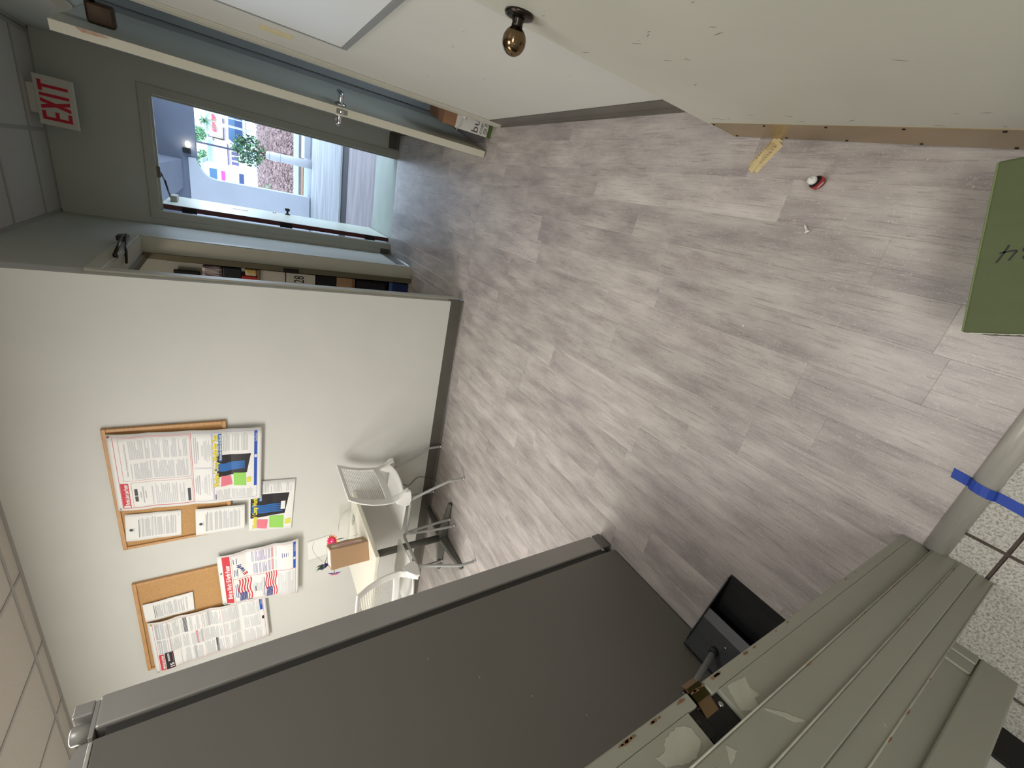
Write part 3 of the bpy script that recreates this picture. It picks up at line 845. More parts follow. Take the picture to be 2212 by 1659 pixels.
# whiteboard on the right wall
t = wthing('whiteboard', 'white marker board with grey edge on the right wall above the near door', 'whiteboard', (XR - .02, 1.65, 1.08))
bm = new_bm(); bx(bm, XR - .018, XR - .003, 1.0, 2.300, 1.085, 2.30, bev=.002); obj('panel', bm, mat('board_gloss', rgb(222, 222, 220), .22), t)
bm = new_bm(); bx(bm, XR - .020, XR, .99, 2.306, 1.062, 1.085, bev=.002); bx(bm, XR - .020, XR, 2.300, 2.314, 1.062, 2.31, bev=.002); bx(bm, XR - .02, XR, .985, 1.0, 1.07, 2.31); bx(bm, XR - .02, XR, .99, 2.31, 2.30, 2.312)
obj('frame', bm, mat('board_frame_grey', rgb(132, 134, 132), .4), t)
bm = new_bm(); bx(bm, XR - .004, XR, 2.50, 2.575, 1.25, 1.375, bev=.001)
tag(obj('tape_strip', bm, mat('yellowed_tape', rgb(218, 208, 168), .6, var=.1, vscale=30)), 'short strip of yellowed tape on the wall left of the whiteboard', 'tape')
# wall scuffs
bm = new_bm()
for (y, z) in ((1.78, .80), (1.60, .84), (2.0, .55), (1.55, .42), (1.35, .6), (2.3, .7)):
    n = 6; s = .005; prism(bm, [(y + s * random.uniform(.6, 1.4) * math.cos(2 * PI * k / n), z + s * random.uniform(.5, 1.2) * math.sin(2 * PI * k / n)) for k in range(n)], XR - .0006, XR + .001, axis='x')
struct('trim_8', bm, EDGE, label='small chips in the paint of the right wall', cat='wall mark')

# ------------------------------------------------------------------ storage doorway closer
t = wthing('door_closer', 'bronze folding closer arm on the head of the storage doorway', 'door closer', (XC + .03, 3.7, 2.1))
bm = new_bm(); bx(bm, XC + .017, XC + .05, 3.86, 3.96, 2.105, 2.165, bev=.006); obj('pivot_block', bm, BRONZED, t)
bm = new_bm(); tube(bm, [(XC + .05, 3.93, 2.135), (XC + .035, 3.30, 2.085)], .009, 8); obj('main_arm', bm, BRONZED, t)
bm = new_bm(); tube(bm, [(XC + .06, 3.90, 2.115), (XC - .02, 3.38, 2.05)], .007, 8); obj('fore_arm', bm, BRONZED, t)
bm = new_bm(); lathe(bm, [(0, 0), (.014, 0), (.014, .02), (0, .02)], (XC + .035, 3.30, 2.07), seg=14); obj('arm_knuckle', bm, BRONZED, t)

# storage room contents on a shelf
def item(name, label, cat, x0, x1, y0, y1, z0, z1, m, bev=.004, group=None):
    bm = new_bm(); bx(bm, x0, x1, y0, y1, z0, z1, bev=bev); return tag(obj(name, bm, m), label, cat, group)
SY = 4.22
t = wthing('storage_rack', 'brown boarded rack seen through the storage room doorway', 'rack', (-1.2, SY + .2, 0))
for z in (.555, 1.345):
    bm = new_bm(); bx(bm, -1.62, -.885, SY, SY + .4, z - .022, z, bev=.002); obj('shelf_board', bm, CARDK, t)
for x in (-1.64, -.88):
    for y in (SY, SY + .37):
        bm = new_bm(); bx(bm, x, x + .02, y, y + .03, 0, 1.95); obj('upright', bm, BLACKM, t)
bm = new_bm(); bx(bm, -1.10, -.885, SY + .01, SY + .3, 1.128, 1.321, bev=.003)
tag(obj('archive_box', bm, mat('box_white', rgb(206, 200, 190), .6)), 'plain white carton under the upper rack board in the storage room', 'box')
t2 = wthing('archive_box', 'white carton marked 28 in the storage room, below the plain one', 'box', (-1.0, SY + .15, .884))
bm = new_bm(); bx(bm, -1.10, -.885, SY + .005, SY + .3, .884, 1.120, bev=.003); bo = obj('body', bm, MATS['box_white'], t2)
bm = new_bm(); add_text(bm, '28', lambda u, v: Vector((u, SY + .004, v)), .085, .062, at=(-.968, .98)); obj('handwriting', bm, INK, bo, norm=False)
item('storage_crate', 'black crate under the white carton marked 28', 'crate', -1.12, -.885, SY + .01, SY + .3, .70, .88, BLACKM)
item('parcel', 'small brown cardboard parcel on the lower rack board', 'box', -1.12, -.885, SY + .005, SY + .3, .557, .697, CARD)
t3 = wthing('storage_tote', 'dark blue plastic tote on the storage room floor', 'tote', (-1.0, SY + .15, 0))
BLT = mat('tote_blue', rgb(36, 56, 108), .35, var=.2, vscale=12)
bm = new_bm(); prism(bm, [(-1.13, 0.002), (-.895, 0.002), (-.885, .20), (-1.14, .20)], SY + .005, SY + .3, axis='y'); obj('bin', bm, BLT, t3)
bm = new_bm(); bx(bm, -1.15, -.882, SY - .003, SY + .31, .165, .20, bev=.004); obj('rim', bm, mat('tote_light_blue', rgb(70, 104, 160), .35), t3)
item('dark_bag', 'black bag between the blue tote and the lower rack board', 'bag', -1.14, -.89, SY + .02, SY + .3, .205, .525, mat('black_bag', rgb(30, 30, 36), .45, var=.5, vscale=12, bump=.6, bscale=18), bev=.03)
item('red_folder', 'red folder standing on the upper rack board', 'folder', -1.10, -.95, SY + .01, SY + .2, 1.347, 1.455, mat('folder_red', rgb(190, 50, 40), .5))
item('yellow_bag', 'yellow and white bag lying beside the red folder', 'bag', -.945, -.89, SY + .01, SY + .2, 1.347, 1.43, mat('bag_yellow', rgb(214, 176, 70), .5, col2=rgb(220, 214, 200), vscale=25), bev=.01)
item('black_case', 'black case on top of the red folder in the storage room', 'case', -1.12, -.89, SY + .01, SY + .25, 1.457, 1.59, mat('case_black', rgb(34, 36, 42), .4, var=.3, vscale=20), bev=.01)
item('striped_bundle', 'purple and white bundle topping the storage rack', 'bundle', -1.12, -.89, SY + .01, SY + .25, 1.592, 1.73, mat('bundle_cloth', rgb(190, 180, 176), .6, col2=rgb(86, 52, 84), vscale=22, stretch=(4, 1, .6)), bev=.02)
t4 = wthing('wall_monitor', 'black rounded panel hanging on the pale storage room wall', 'screen', (-1.1, 4.75, 1.7))
bm = new_bm(); bx(bm, -1.45, -1.098, 4.90, 4.94, 1.78, 1.98, bev=.01); obj('panel', bm, BLACKM, t4)
bm = new_bm(); bx(bm, -1.3, -1.2, 4.94, 4.98, 1.84, 1.92); obj('bracket', bm, BLACKM, t4)

# ------------------------------------------------------------------ EXIT sign
def exit_sign():
    t = wthing('exit_sign', 'white EXIT sign with red letters hanging below the hall ceiling', 'exit sign', (.06, 4.74, 2.66))
    x0, x1, z0, z1 = -.095, .215, 2.425, 2.625; y = 4.73
    bm = new_bm(); bx(bm, x0, x1, y, y + .035, z0, z1, bev=.003); b = obj('housing', bm, mat('sign_housing', rgb(206, 202, 190), .5), t)
    bm = new_bm(); bx(bm, -.03, .15, y + .0, y + .04, 2.625, ZC + .002); obj('ceiling_mount', bm, MATS['sign_housing'], t)
    R1 = mat('exit_letter_red', rgb(200, 24, 48), .5)
    bm = new_bm(); zl, zh = z0 + .028, z1 - .022; s = .019
    def q(pts): prism(bm, pts, y - .003, y + .001, axis='y')
    x = x0 + .035
    q([(x, zl), (x + s, zl), (x + s, zh), (x, zh)])
    for z in (zl, (zl + zh) / 2 - s / 2, zh - s): q([(x + s, z), (x + .056, z), (x + .056, z + s), (x + s, z + s)])
    x = x0 + .102; wq = .066
    q([(x, zl), (x + s * 1.2, zl), (x + wq, zh), (x + wq - s * 1.2, zh)]); 
    bm2 = bm
    prism(bm, [(x + wq - s * 1.2, zl), (x + wq, zl), (x + s * 1.2, zh), (x, zh)], y - .0028, y + .001, axis='y')
    x = x0 + .181; q([(x, zl), (x + s, zl), (x + s, zh), (x, zh)])
    x = x0 + .213; q([(x, zh - s), (x + .066, zh - s), (x + .066, zh), (x, zh)]); q([(x + .033 - s / 2, zl), (x + .033 + s / 2, zl), (x + .033 + s / 2, zh - s), (x + .033 - s / 2, zh - s)])
    obj('letters', bm, R1, b)
exit_sign()

# ------------------------------------------------------------------ papers on the cork wall
class Paper:
    def __init__(self, name, label, cat, TL, TR, BR, BL, off=.006, creases=(), amp=.006, group=None, sheet=None, curl=.0):
        self.c = [Vector((p[0], YW - off, p[1])) for p in (TL, TR, BR, BL)]
        self.cr = creases; self.amp = amp; self.curl = curl
        c = sum(self.c, Vector()) / 4
        self.t = wthing(name, label, cat, (c.x, YW - off, min(p.z for p in self.c)), group)
        self.w = ((self.c[1] - self.c[0]).length + (self.c[2] - self.c[3]).length) / 2
        self.h = ((self.c[3] - self.c[0]).length + (self.c[2] - self.c[1]).length) / 2
        bm = new_bm(); nx, nt_ = 8, 48
        G = [[bm.verts.new(self.P(i / nx, j / nt_)) for i in range(nx + 1)] for j in range(nt_ + 1)]
        for j in range(nt_):
            for i in range(nx):
                f = bm.faces.new((G[j][i], G[j][i + 1], G[j + 1][i + 1], G[j + 1][i])); f.smooth = True
        self.sheet = obj('sheet', bm, sheet or PAPER, self.t)
        m = self.sheet.modifiers.new('s', 'SOLIDIFY'); m.thickness = .0006; m.offset = 0
        self.bm = new_bm(); self.mats = []
    def P(self, s, t, lift=0.0):
        a = self.c[0].lerp(self.c[1], s); b = self.c[3].lerp(self.c[2], s); p = a.lerp(b, t)
        d = 0
        if self.cr:
            ks = [0] + list(self.cr) + [1]
            for i in range(len(ks) - 1):
                if ks[i] <= t <= ks[i + 1]:
                    u = (t - ks[i]) / (ks[i + 1] - ks[i]); d = self.amp * math.sin(PI * u) * (1 if i % 2 == 0 else .6); break
        d += self.curl * t * t
        p.y -= d + lift
        return p
    def mi(self, m):
        if m not in self.mats: self.mats.append(m)
        return self.mats.index(m)
    def rect(self, s0, t0, s1, t1, m, lift=.0009, skew=0.0):
        k = self.mi(m); n = max(1, int((t1 - t0) * 48)); rows = []
        for j in range(n + 1):
            t = t0 + (t1 - t0) * j / n; sk = skew * (j / n)
            rows.append((self.bm.verts.new(self.P(s0 + sk, t, lift)), self.bm.verts.new(self.P(s1 + sk, t, lift))))
        for a, b in zip(rows, rows[1:]):
            f = self.bm.faces.new((a[0], a[1], b[1], b[0])); f.material_index = k
    def poly(self, pts, m, lift=.001):
        k = self.mi(m); t0 = min(q[1] for q in pts); t1 = max(q[1] for q in pts)
        n = max(1, int(math.ceil((t1 - t0) * 48)))
        def clip(P_, tt, keep_above):
            out = []
            for i in range(len(P_)):
                a_, b_ = P_[i], P_[(i + 1) % len(P_)]
                ia = (a_[1] >= tt - 1e-9) if keep_above else (a_[1] <= tt + 1e-9)
                ib = (b_[1] >= tt - 1e-9) if keep_above else (b_[1] <= tt + 1e-9)
                if ia: out.append(a_)
                if ia != ib:
                    u = (tt - a_[1]) / (b_[1] - a_[1]); out.append((a_[0] + (b_[0] - a_[0]) * u, tt))
            return out
        for j in range(n):
            Q = clip(clip(list(pts), t0 + (t1 - t0) * j / n, True), t0 + (t1 - t0) * (j + 1) / n, False)
            Q = [q for i, q in enumerate(Q) if abs(q[0] - Q[i - 1][0]) + abs(q[1] - Q[i - 1][1]) > 1e-6]
            if len(Q) >= 3:
                f = self.bm.faces.new([self.bm.verts.new(self.P(a_, b_, lift)) for a_, b_ in Q]); f.material_index = k
    def frame(self, s0, t0, s1, t1, m, th=.0022):
        ts = th / self.w; tt = th / self.h
        self.rect(s0, t0, s1, t0 + tt, m); self.rect(s0, t1 - tt, s1, t1, m)
        self.rect(s0, t0, s0 + ts, t1, m); self.rect(s1 - ts, t0, s1, t1, m)
    def lines(self, s0, t0, s1, t1, pitch=.007, m=None, fill=.55, center=False, para=6, seed=0):
        """small print: rows of grey strokes of uneven length"""
        rnd = random.Random(seed + int(s0 * 100) + int(t0 * 1000)); m = m or GREYT
        t = t0; n = 0
        while t < t1:
            n += 1
            if rnd.random() > .08:
                l = rnd.uniform(.86, 1) if n % para else rnd.uniform(.3, .7)
                a, b = s0, s0 + (s1 - s0) * l
                if center:
                    l = rnd.uniform(.3, .95); mid = (s0 + s1) / 2; a, b = mid - (s1 - s0) * l / 2, mid + (s1 - s0) * l / 2
                tt = min(t + pitch * fill / self.h, t1)
                if tt - t > 1e-4: self.rect(a, t, b, tt, m)
            t += pitch / self.h
    def text(self, s, s0, t_base, width, height, m, bold=False, lift=.0014):
        add_text(self.bm, s, lambda u, v: self.P(s0 + u, t_base - v / self.h, lift), height, width, self.mi(m), bold)
    def done(self, name='print'):
        o = obj(name, self.bm, self.mats, self.sheet, norm=False)
        return o
    def pin(self, s, t, m, r=.005):
        bm = new_bm(); p = self.P(s, t); lathe(bm, [(0, 0), (r * .5, 0), (r * .6, .006), (r, .008), (r, .011), (0, .012)], p, (0, -1, 0), 12)
        o = obj('push_pin', bm, m, self.t); return o

def corkboard(label, x0, x1, z0, z1):
    t = wthing('cork_board', label, 'cork board', ((x0 + x1) / 2, YW, z0), 'framed cork boards on the back wall')
    bm = new_bm(); bx(bm, x0 + .01, x1 - .01, YW - .010, YW - .001, z0 + .01, z1 - .01); obj('cork_sheet', bm, CORK, t)
    fw, fd = .022, .020
    for nm, d in (('frame_rail', (x0, x1, z1 - fw, z1)), ('frame_rail', (x0, x1, z0, z0 + fw)), ('frame_stile', (x0, x0 + fw, z0 + fw, z1 - fw)), ('frame_stile', (x1 - fw, x1, z0 + fw, z1 - fw))):
        bm = new_bm(); bx(bm, d[0], d[1], YW - fd, YW - .0005, d[2], d[3], bev=.003); obj(nm, bm, OAK, t)
    return t
corkboard('oak framed cork board on the right, nearer the hall, with the red headed poster', -2.552, -1.625, 1.593, 2.197)
corkboard('oak framed cork board on the left, half hidden behind the refrigerator line', -3.790, -2.870, 1.590, 2.190)

# 1: big state labour poster
p = Paper('labor_law_poster', 'long folded labor law poster with red header on the right cork board', 'poster', (-2.215, 2.181), (-1.654, 2.176), (-1.687, 1.386), (-2.294, 1.407), off=.026, creases=(.24, .505, .765), amp=.010)
p.frame(.03, .03, .965, .50, REDL, .003)
p.rect(.035, .035, .37, .085, RED); p.text('Florida Labor Law Poster', .075, .078, .28, .020, PAPER, True)
p.poly([(.04, .04), (.065, .04), (.065, .08), (.04, .08)], PAPER, .0012)
p.frame(.40, .06, .95, .49, REDL, .0018); p.frame(.035, .10, .375, .49, REDL, .0018)
for a, b in ((.42, .93),):
    p.text('State Unemployment Notice', .46, .098, .42, .011, GREYM)
    p.lines(.42, .115, .655, .47, .0075, GREYT, .6); p.lines(.68, .115, .93, .30, .0075, GREYT, .6, seed=3); p.lines(.68, .32, .93, .47, .0075, GREYT, .6, seed=4)
p.rect(.12, .115, .19, .135, GREYD) ; p.rect(.20, .115, .29, .135, GREYD)
p.lines(.07, .15, .34, .19, .012, GREYM, .45, center=True); p.lines(.06, .21, .345, .44, .0095, GREYT, .5, seed=8); p.rect(.06, .455, .24, .475, GREYD)
for a, b in ((.035, .495), (.505, .965)):
    p.frame(a, .505, b, .635, PURL, .0018); p.lines(a + .04, .512, b - .04, .545, .010, GREYM, .5, center=True); p.lines(a + .06, .555, b - .06, .63, .0065, GREYT, .5, center=True, seed=5)
p.frame(.035, .64, .965, .965, PURL, .0022); p.rect(.20, .94, .965, .965, BLUE)
p.text('GovDocs', .82, .961, .11, .013, PAPER); p.rect(.60, .943, .64, .961, PAPER)
p.poly([(.36, .665), (.66, .665), (.66, .915), (.40, .885)], BLKPR, .0011)
p.poly([(.365, .665), (.44, .665), (.66, .915), (.64, .917)], BLKPR, .0010)
for k in range(5):
    a = .42 + k * .022
    p.poly([(a + .03, .655), (a + .05, .65), (a + .035, .72), (a + .055, .79), (a + .06, .87), (a + .045, .87), (a + .03, .79), (a + .012, .72)], BLPH, .0013 + k * .00005)
p.text("Workers' Comp Works For You", .222, .678, .70, .032, NAVY, True, .0014); p.text("Workers' Comp Works For You", .225, .675, .70, .030, YELL, True, .0019)
p.rect(.58, .682, .945, .704, BLPH, .0016); p.text('If you are injured on the job', .60, .700, .33, .011, PAPER, True, .002)
for j in range(3): p.lines(.71, .715 + j * .065, .945, .765 + j * .065, .0085, GREYM, .4, seed=20 + j)
p.poly([(.225, .69), (.375, .695), (.365, .765), (.24, .775)], PINKN, .0022); p.poly([(.225, .785), (.405, .785), (.40, .875), (.215, .88)], GREENN, .0022)
p.poly([(.255, .885), (.325, .882), (.335, .915), (.265, .92)], YELN, .0022)
p.lines(.245, .705, .355, .755, .006, REDL, .4, seed=2); p.lines(.25, .80, .385, .865, .0075, MATS['white_plastic'], .35, seed=2)
p.lines(.05, .655, .185, .93, .0075, GREYT, .5, seed=9); p.rect(.05, .648, .12, .66, GREYD)
p.done(); p.pin(.975, .012, mat('pin_red', rgb(200, 40, 40), .3)); p.pin(.018, .015, mat('pin_clear', rgb(210, 212, 210), .15))

# 2: workers' comp panel below
p = Paper('workers_comp_poster', "lower small Workers' Comp poster taped directly to the wall under the right board", 'poster', (-2.607, 1.492), (-2.150, 1.475), (-2.178, 1.174), (-2.659, 1.203), off=.006, creases=(.5,), amp=.003)
p.poly([(.26, .03), (.74, .03), (.74, .88), (.33, .80)], BLKPR, .0006)
for k in range(5):
    a = .34 + k * .035
    p.poly([(a + .03, .06), (a + .06, .05), (a + .045, .3), (a + .06, .55), (a + .05, .75), (a + .035, .75), (a + .03, .5), (a + .015, .3)], BLPH, .0009 + k * .00005)
p.rect(.42, .70, .58, .80, PAPER, .0014); p.text("Workers' Comp Works For You", .047, .177, .88, .032, NAVY, True, .0013); p.text("Workers' Comp Works For You", .05, .17, .88, .030, YELL, True, .0018)
p.rect(.60, .20, .97, .27, BLPH, .0012); p.text('If you are injured on the job', .62, .26, .33, .010, PAPER, True, .0016)
p.poly([(.06, .17), (.24, .19), (.22, .42), (.03, .40)], PINKN, .0018); p.poly([(.05, .46), (.29, .45), (.29, .78), (.03, .79)], GREENN, .0018); p.poly([(.10, .82), (.20, .82), (.22, .95), (.11, .96)], YELN, .0018)
for j in range(3): p.lines(.77, .30 + j * .22, .96, .48 + j * .22, .0095, GREYM, .4, seed=30 + j)
p.done()

# 3,4: notices on the right board
def notice(label, c, off, seed, mark=True):
    p = Paper('printed_notice', label, 'notice', *c, group='white notices on the cork boards', off=off, creases=(.55,), amp=.004)
    if mark: p.poly([(.42 + .05 * math.cos(a), .10 + .035 * math.sin(a)) for a in [2 * PI * k / 10 for k in range(10)]], GREYD); p.lines(.30, .13, .54, .165, .006, GREYM, .5, center=True)
    p.lines(.12, .20, .88, .24, .009, GREYD, .35, seed=seed)
    y = .25
    rnd = random.Random(seed)
    while y < .88:
        h = rnd.uniform(.06, .12); p.lines(.13, y, .88, min(y + h, .9), .0050, GREYM, .5, seed=seed + int(y * 50)); y += h + .02
    p.rect(.80, .94, .87, .95, GREYM); p.done(); return p
notice('white notice in the upper left corner of the right cork board', ((-2.486, 2.176), (-2.262, 2.160), (-2.295, 1.874), (-2.513, 1.888)), .014, 3)
notice('white notice overhanging the bottom edge of the right cork board', ((-2.533, 1.809), (-2.299, 1.797), (-2.328, 1.509), (-2.550, 1.516)), .028, 9)

# 5: right to work poster
p = Paper('right_to_work_poster', 'red headed poster with two waving flags hanging low off the left cork board', 'poster', (-3.285, 1.688), (-2.772, 1.705), (-2.747, 1.154), (-3.364, 1.152), off=.026, creases=(.34, .68), amp=.016, curl=.02)
p.rect(.03, .055, .97, .145, RED); p.text('Right to Work / E-Verify Poster', .12, .133, .68, .030, PAPER, True, .0014)
p.frame(.03, .16, .5, .96, REDL, .002); p.frame(.5, .16, .97, .96, REDL, .002)
for (a, t0, ww, hh) in ((.045, .22, .43, .155), (.045, .56, .46, .14)):
    for k in range(9):
        m = RED if k % 2 == 0 else PAPER
        ta = t0 + hh * k / 9; tb = t0 + hh * (k + 1) / 9
        n = 10; top = [(a + ww * i / n, ta + .012 * math.sin(i * .9)) for i in range(n + 1)]; bot = [(a + ww * i / n, tb + .012 * math.sin(i * .9)) for i in range(n + 1)]
        for i in range(n): p.poly([top[i], top[i + 1], bot[i + 1], bot[i]], m, .0012)
    p.poly([(a, t0), (a + ww * .38, t0 + .01), (a + ww * .36, t0 + hh * .62), (a, t0 + hh * .6)], NAVY, .0018)
    for i in range(6):
        for j in range(4):
            x, y = a + ww * (.03 + i * .057), t0 + hh * (.08 + j * .13); p.rect(x, y, x + .008, y + .009, PAPER, .0022)
p.lines(.06, .18, .45, .215, .012, NAVY, .35, center=True); p.lines(.06, .40, .45, .54, .009, GREYM, .4, center=True, seed=3); p.rect(.18, .42, .28, .435, GREYD)
p.lines(.05, .72, .48, .94, .009, GREYT, .5, seed=4); p.lines(.06, .535, .46, .55, .008, NAVY, .5)
p.lines(.54, .18, .70, .225, .010, NAVY, .4, center=True); p.lines(.76, .18, .93, .225, .010, NAVY, .4, center=True)
def rot(cx, cy, ang, s_, txt, wd, ht, m):
    ca, sa = math.cos(ang), math.sin(ang)
    add_text(p.bm, txt, lambda u, v: p.P(cx + (u * ca - v * sa) / p.w, cy - (u * sa + v * ca) / p.h, .0016), ht, wd, p.mi(m), True)
rot(.56, .345, .45, 0, 'E', .026, .028, RED); rot(.615, .325, .45, 0, 'Verify', .105, .026, NAVY)
for (a, b) in ((.53, .74), (.76, .96)): p.lines(a, .40, b, .63, .008, PURL, .5, seed=int(a * 10)); p.lines(a, .645, b, .67, .008, REDL, .6); p.lines(a, .69, b, .72, .008, GREYT, .5)
p.lines(.70, .78, .84, .86, .014, NAVY, .3, center=True); p.rect(.50, .925, .97, .962, BLUE); p.text('GovDocs', .80, .957, .12, .013, PAPER); p.rect(.66, .93, .70, .957, PAPER)
p.done(); p.pin(.66, .03, mat('pin_green', rgb(30, 90, 60), .3)); p.pin(.02, .03, MATS['pin_clear'])

# 6: big federal poster
p = Paper('federal_labor_poster', 'long folded poster with dense grey columns on the left cork board beside the refrigerator', 'poster', (-3.833, 2.143), (-3.267, 2.147), (-3.300, 1.397), (-3.819, 1.370), off=.027, creases=(.24, .50, .76), amp=.016)
p.rect(.04, .045, .36, .085, RED); p.text('Federal Labor Law Poster', .06, .080, .28, .017, PAPER, True, .0014)
p.rect(.04, .09, .38, .16, BLKPR); p.text('EMPLOYEE RIGHTS', .20, .125, .16, .011, PAPER, True, .0014); p.text('15', .07, .15, .08, .022, PAPER, True, .0014)
p.frame(.035, .035, .965, .97, REDL, .0025)
for c_, (a, b) in enumerate(((.05, .35), (.37, .64), (.66, .95))):
    t0 = .17 if c_ == 0 else .09
    if c_: p.rect(a, .05, b, .085, GREYM); p.lines(a + .02, .055, b - .02, .08, .011, PAPER, .4)
    if c_: p.rect(a, .092, b, .12, GREYT)
    p.lines(a, t0 + .04, b, .30, .0062, GREYM, .42, seed=40 + c_); p.lines(a, .32, b, .40, .0062, GREYM, .42, seed=50 + c_)
    p.rect(a, .33 + .07 * c_, b, .345 + .07 * c_, GREYM); p.lines(a, .43, b, .58, .0062, GREYM, .42, seed=60 + c_)
    p.lines(a, .60, b, .74, .0062, GREYT, .5, seed=70 + c_); p.lines(a, .77, b, .93, .0064, GREYT, .5, seed=80 + c_)
for t0 in (.15, .42, .595, .755): p.rect(.04, t0, .96, t0 + .002, REDL)
p.rect(.66, .27, .95, .30, GREYD); p.rect(.05, .515, .36, .535, GREYD); p.rect(.37, .36, .64, .375, REDL)
p.rect(.70, .935, .965, .962, BLUE); p.text('GovDocs', .82, .958, .12, .011, PAPER); p.rect(.48, .945, .55, .965, BLKPR)
p.done(); p.pin(.97, .03, mat('pin_yellow', rgb(220, 190, 50), .3)); p.pin(.02, .02, MATS['pin_clear'])
# 7: small notice
notice('small white notice without emblem beside the dense poster on the left cork board', ((-3.262, 2.152), (-3.081, 2.155), (-3.071, 1.864), (-3.264, 1.865)), .020, 15, False)

# paper taped above the table and tiny wall marks
p = Paper('blank_sheet', 'blank white sheet taped to the wall above the small table', 'sheet', (-3.074, 1.072), (-2.850, 1.084), (-2.826, .901), (-3.054, .915), off=.002, sheet=mat('sheet_soft', rgb(222, 222, 216), .6))
p.bm.free()
# ------------------------------------------------------------------ small square pedestal table
def table():
    t = wthing('pedestal_table', 'small square white top table on a grey pedestal against the back wall', 'table', (-2.775, 2.55, 0))
    bm = new_bm(); prism(bm, [(-3.165, 2.175), (-2.395, 2.175), (-2.395, 2.935), (-3.165, 2.935)], .722, .750)
    bmesh.ops.bevel(bm, geom=list(bm.edges), offset=.003, segments=2, affect='EDGES')
    top = obj('tabletop', bm, mat('table_laminate', rgb(228, 224, 208), .35, var=.02), t)
    GP = mat('pedestal_grey', rgb(112, 112, 106), .4, metal=.3, var=.08)
    bm = new_bm(); tube(bm, [(-2.775, 2.55, .04), (-2.775, 2.55, .72)], .030, 20); obj('post', bm, GP, t)
    bm = new_bm(); bx(bm, -2.90, -2.65, 2.43, 2.67, .708, .722); obj('top_plate', bm, GP, t)
    for k in range(4):
        a = k * PI / 2; c, s = math.cos(a), math.sin(a)
        bm = new_bm()
        prof = [(.02, .075, .034), (.375, .030, .020)]
        V = []
        for r, h, wd in prof:
            for sg, z in ((-1, .012), (1, .012), (.7, h), (-.7, h)):
                V.append(bm.verts.new((-2.775 + c * r - s * sg * wd, 2.55 + s * r + c * sg * wd, z)))
        for q in ((0, 1, 2, 3), (4, 5, 6, 7), (0, 1, 5, 4), (1, 2, 6, 5), (2, 3, 7, 6), (3, 0, 4, 7)): bm.faces.new([V[i] for i in q])
        l = obj('base_leg', bm, GP, t)
        bm = new_bm(); lathe(bm, [(0, 0), (.016, 0), (.016, .008), (.010, .014), (0, .014)], (-2.775 + c * .365, 2.55 + s * .365, 0), seg=14); obj('glide_foot', bm, BLACKP, l)
table()

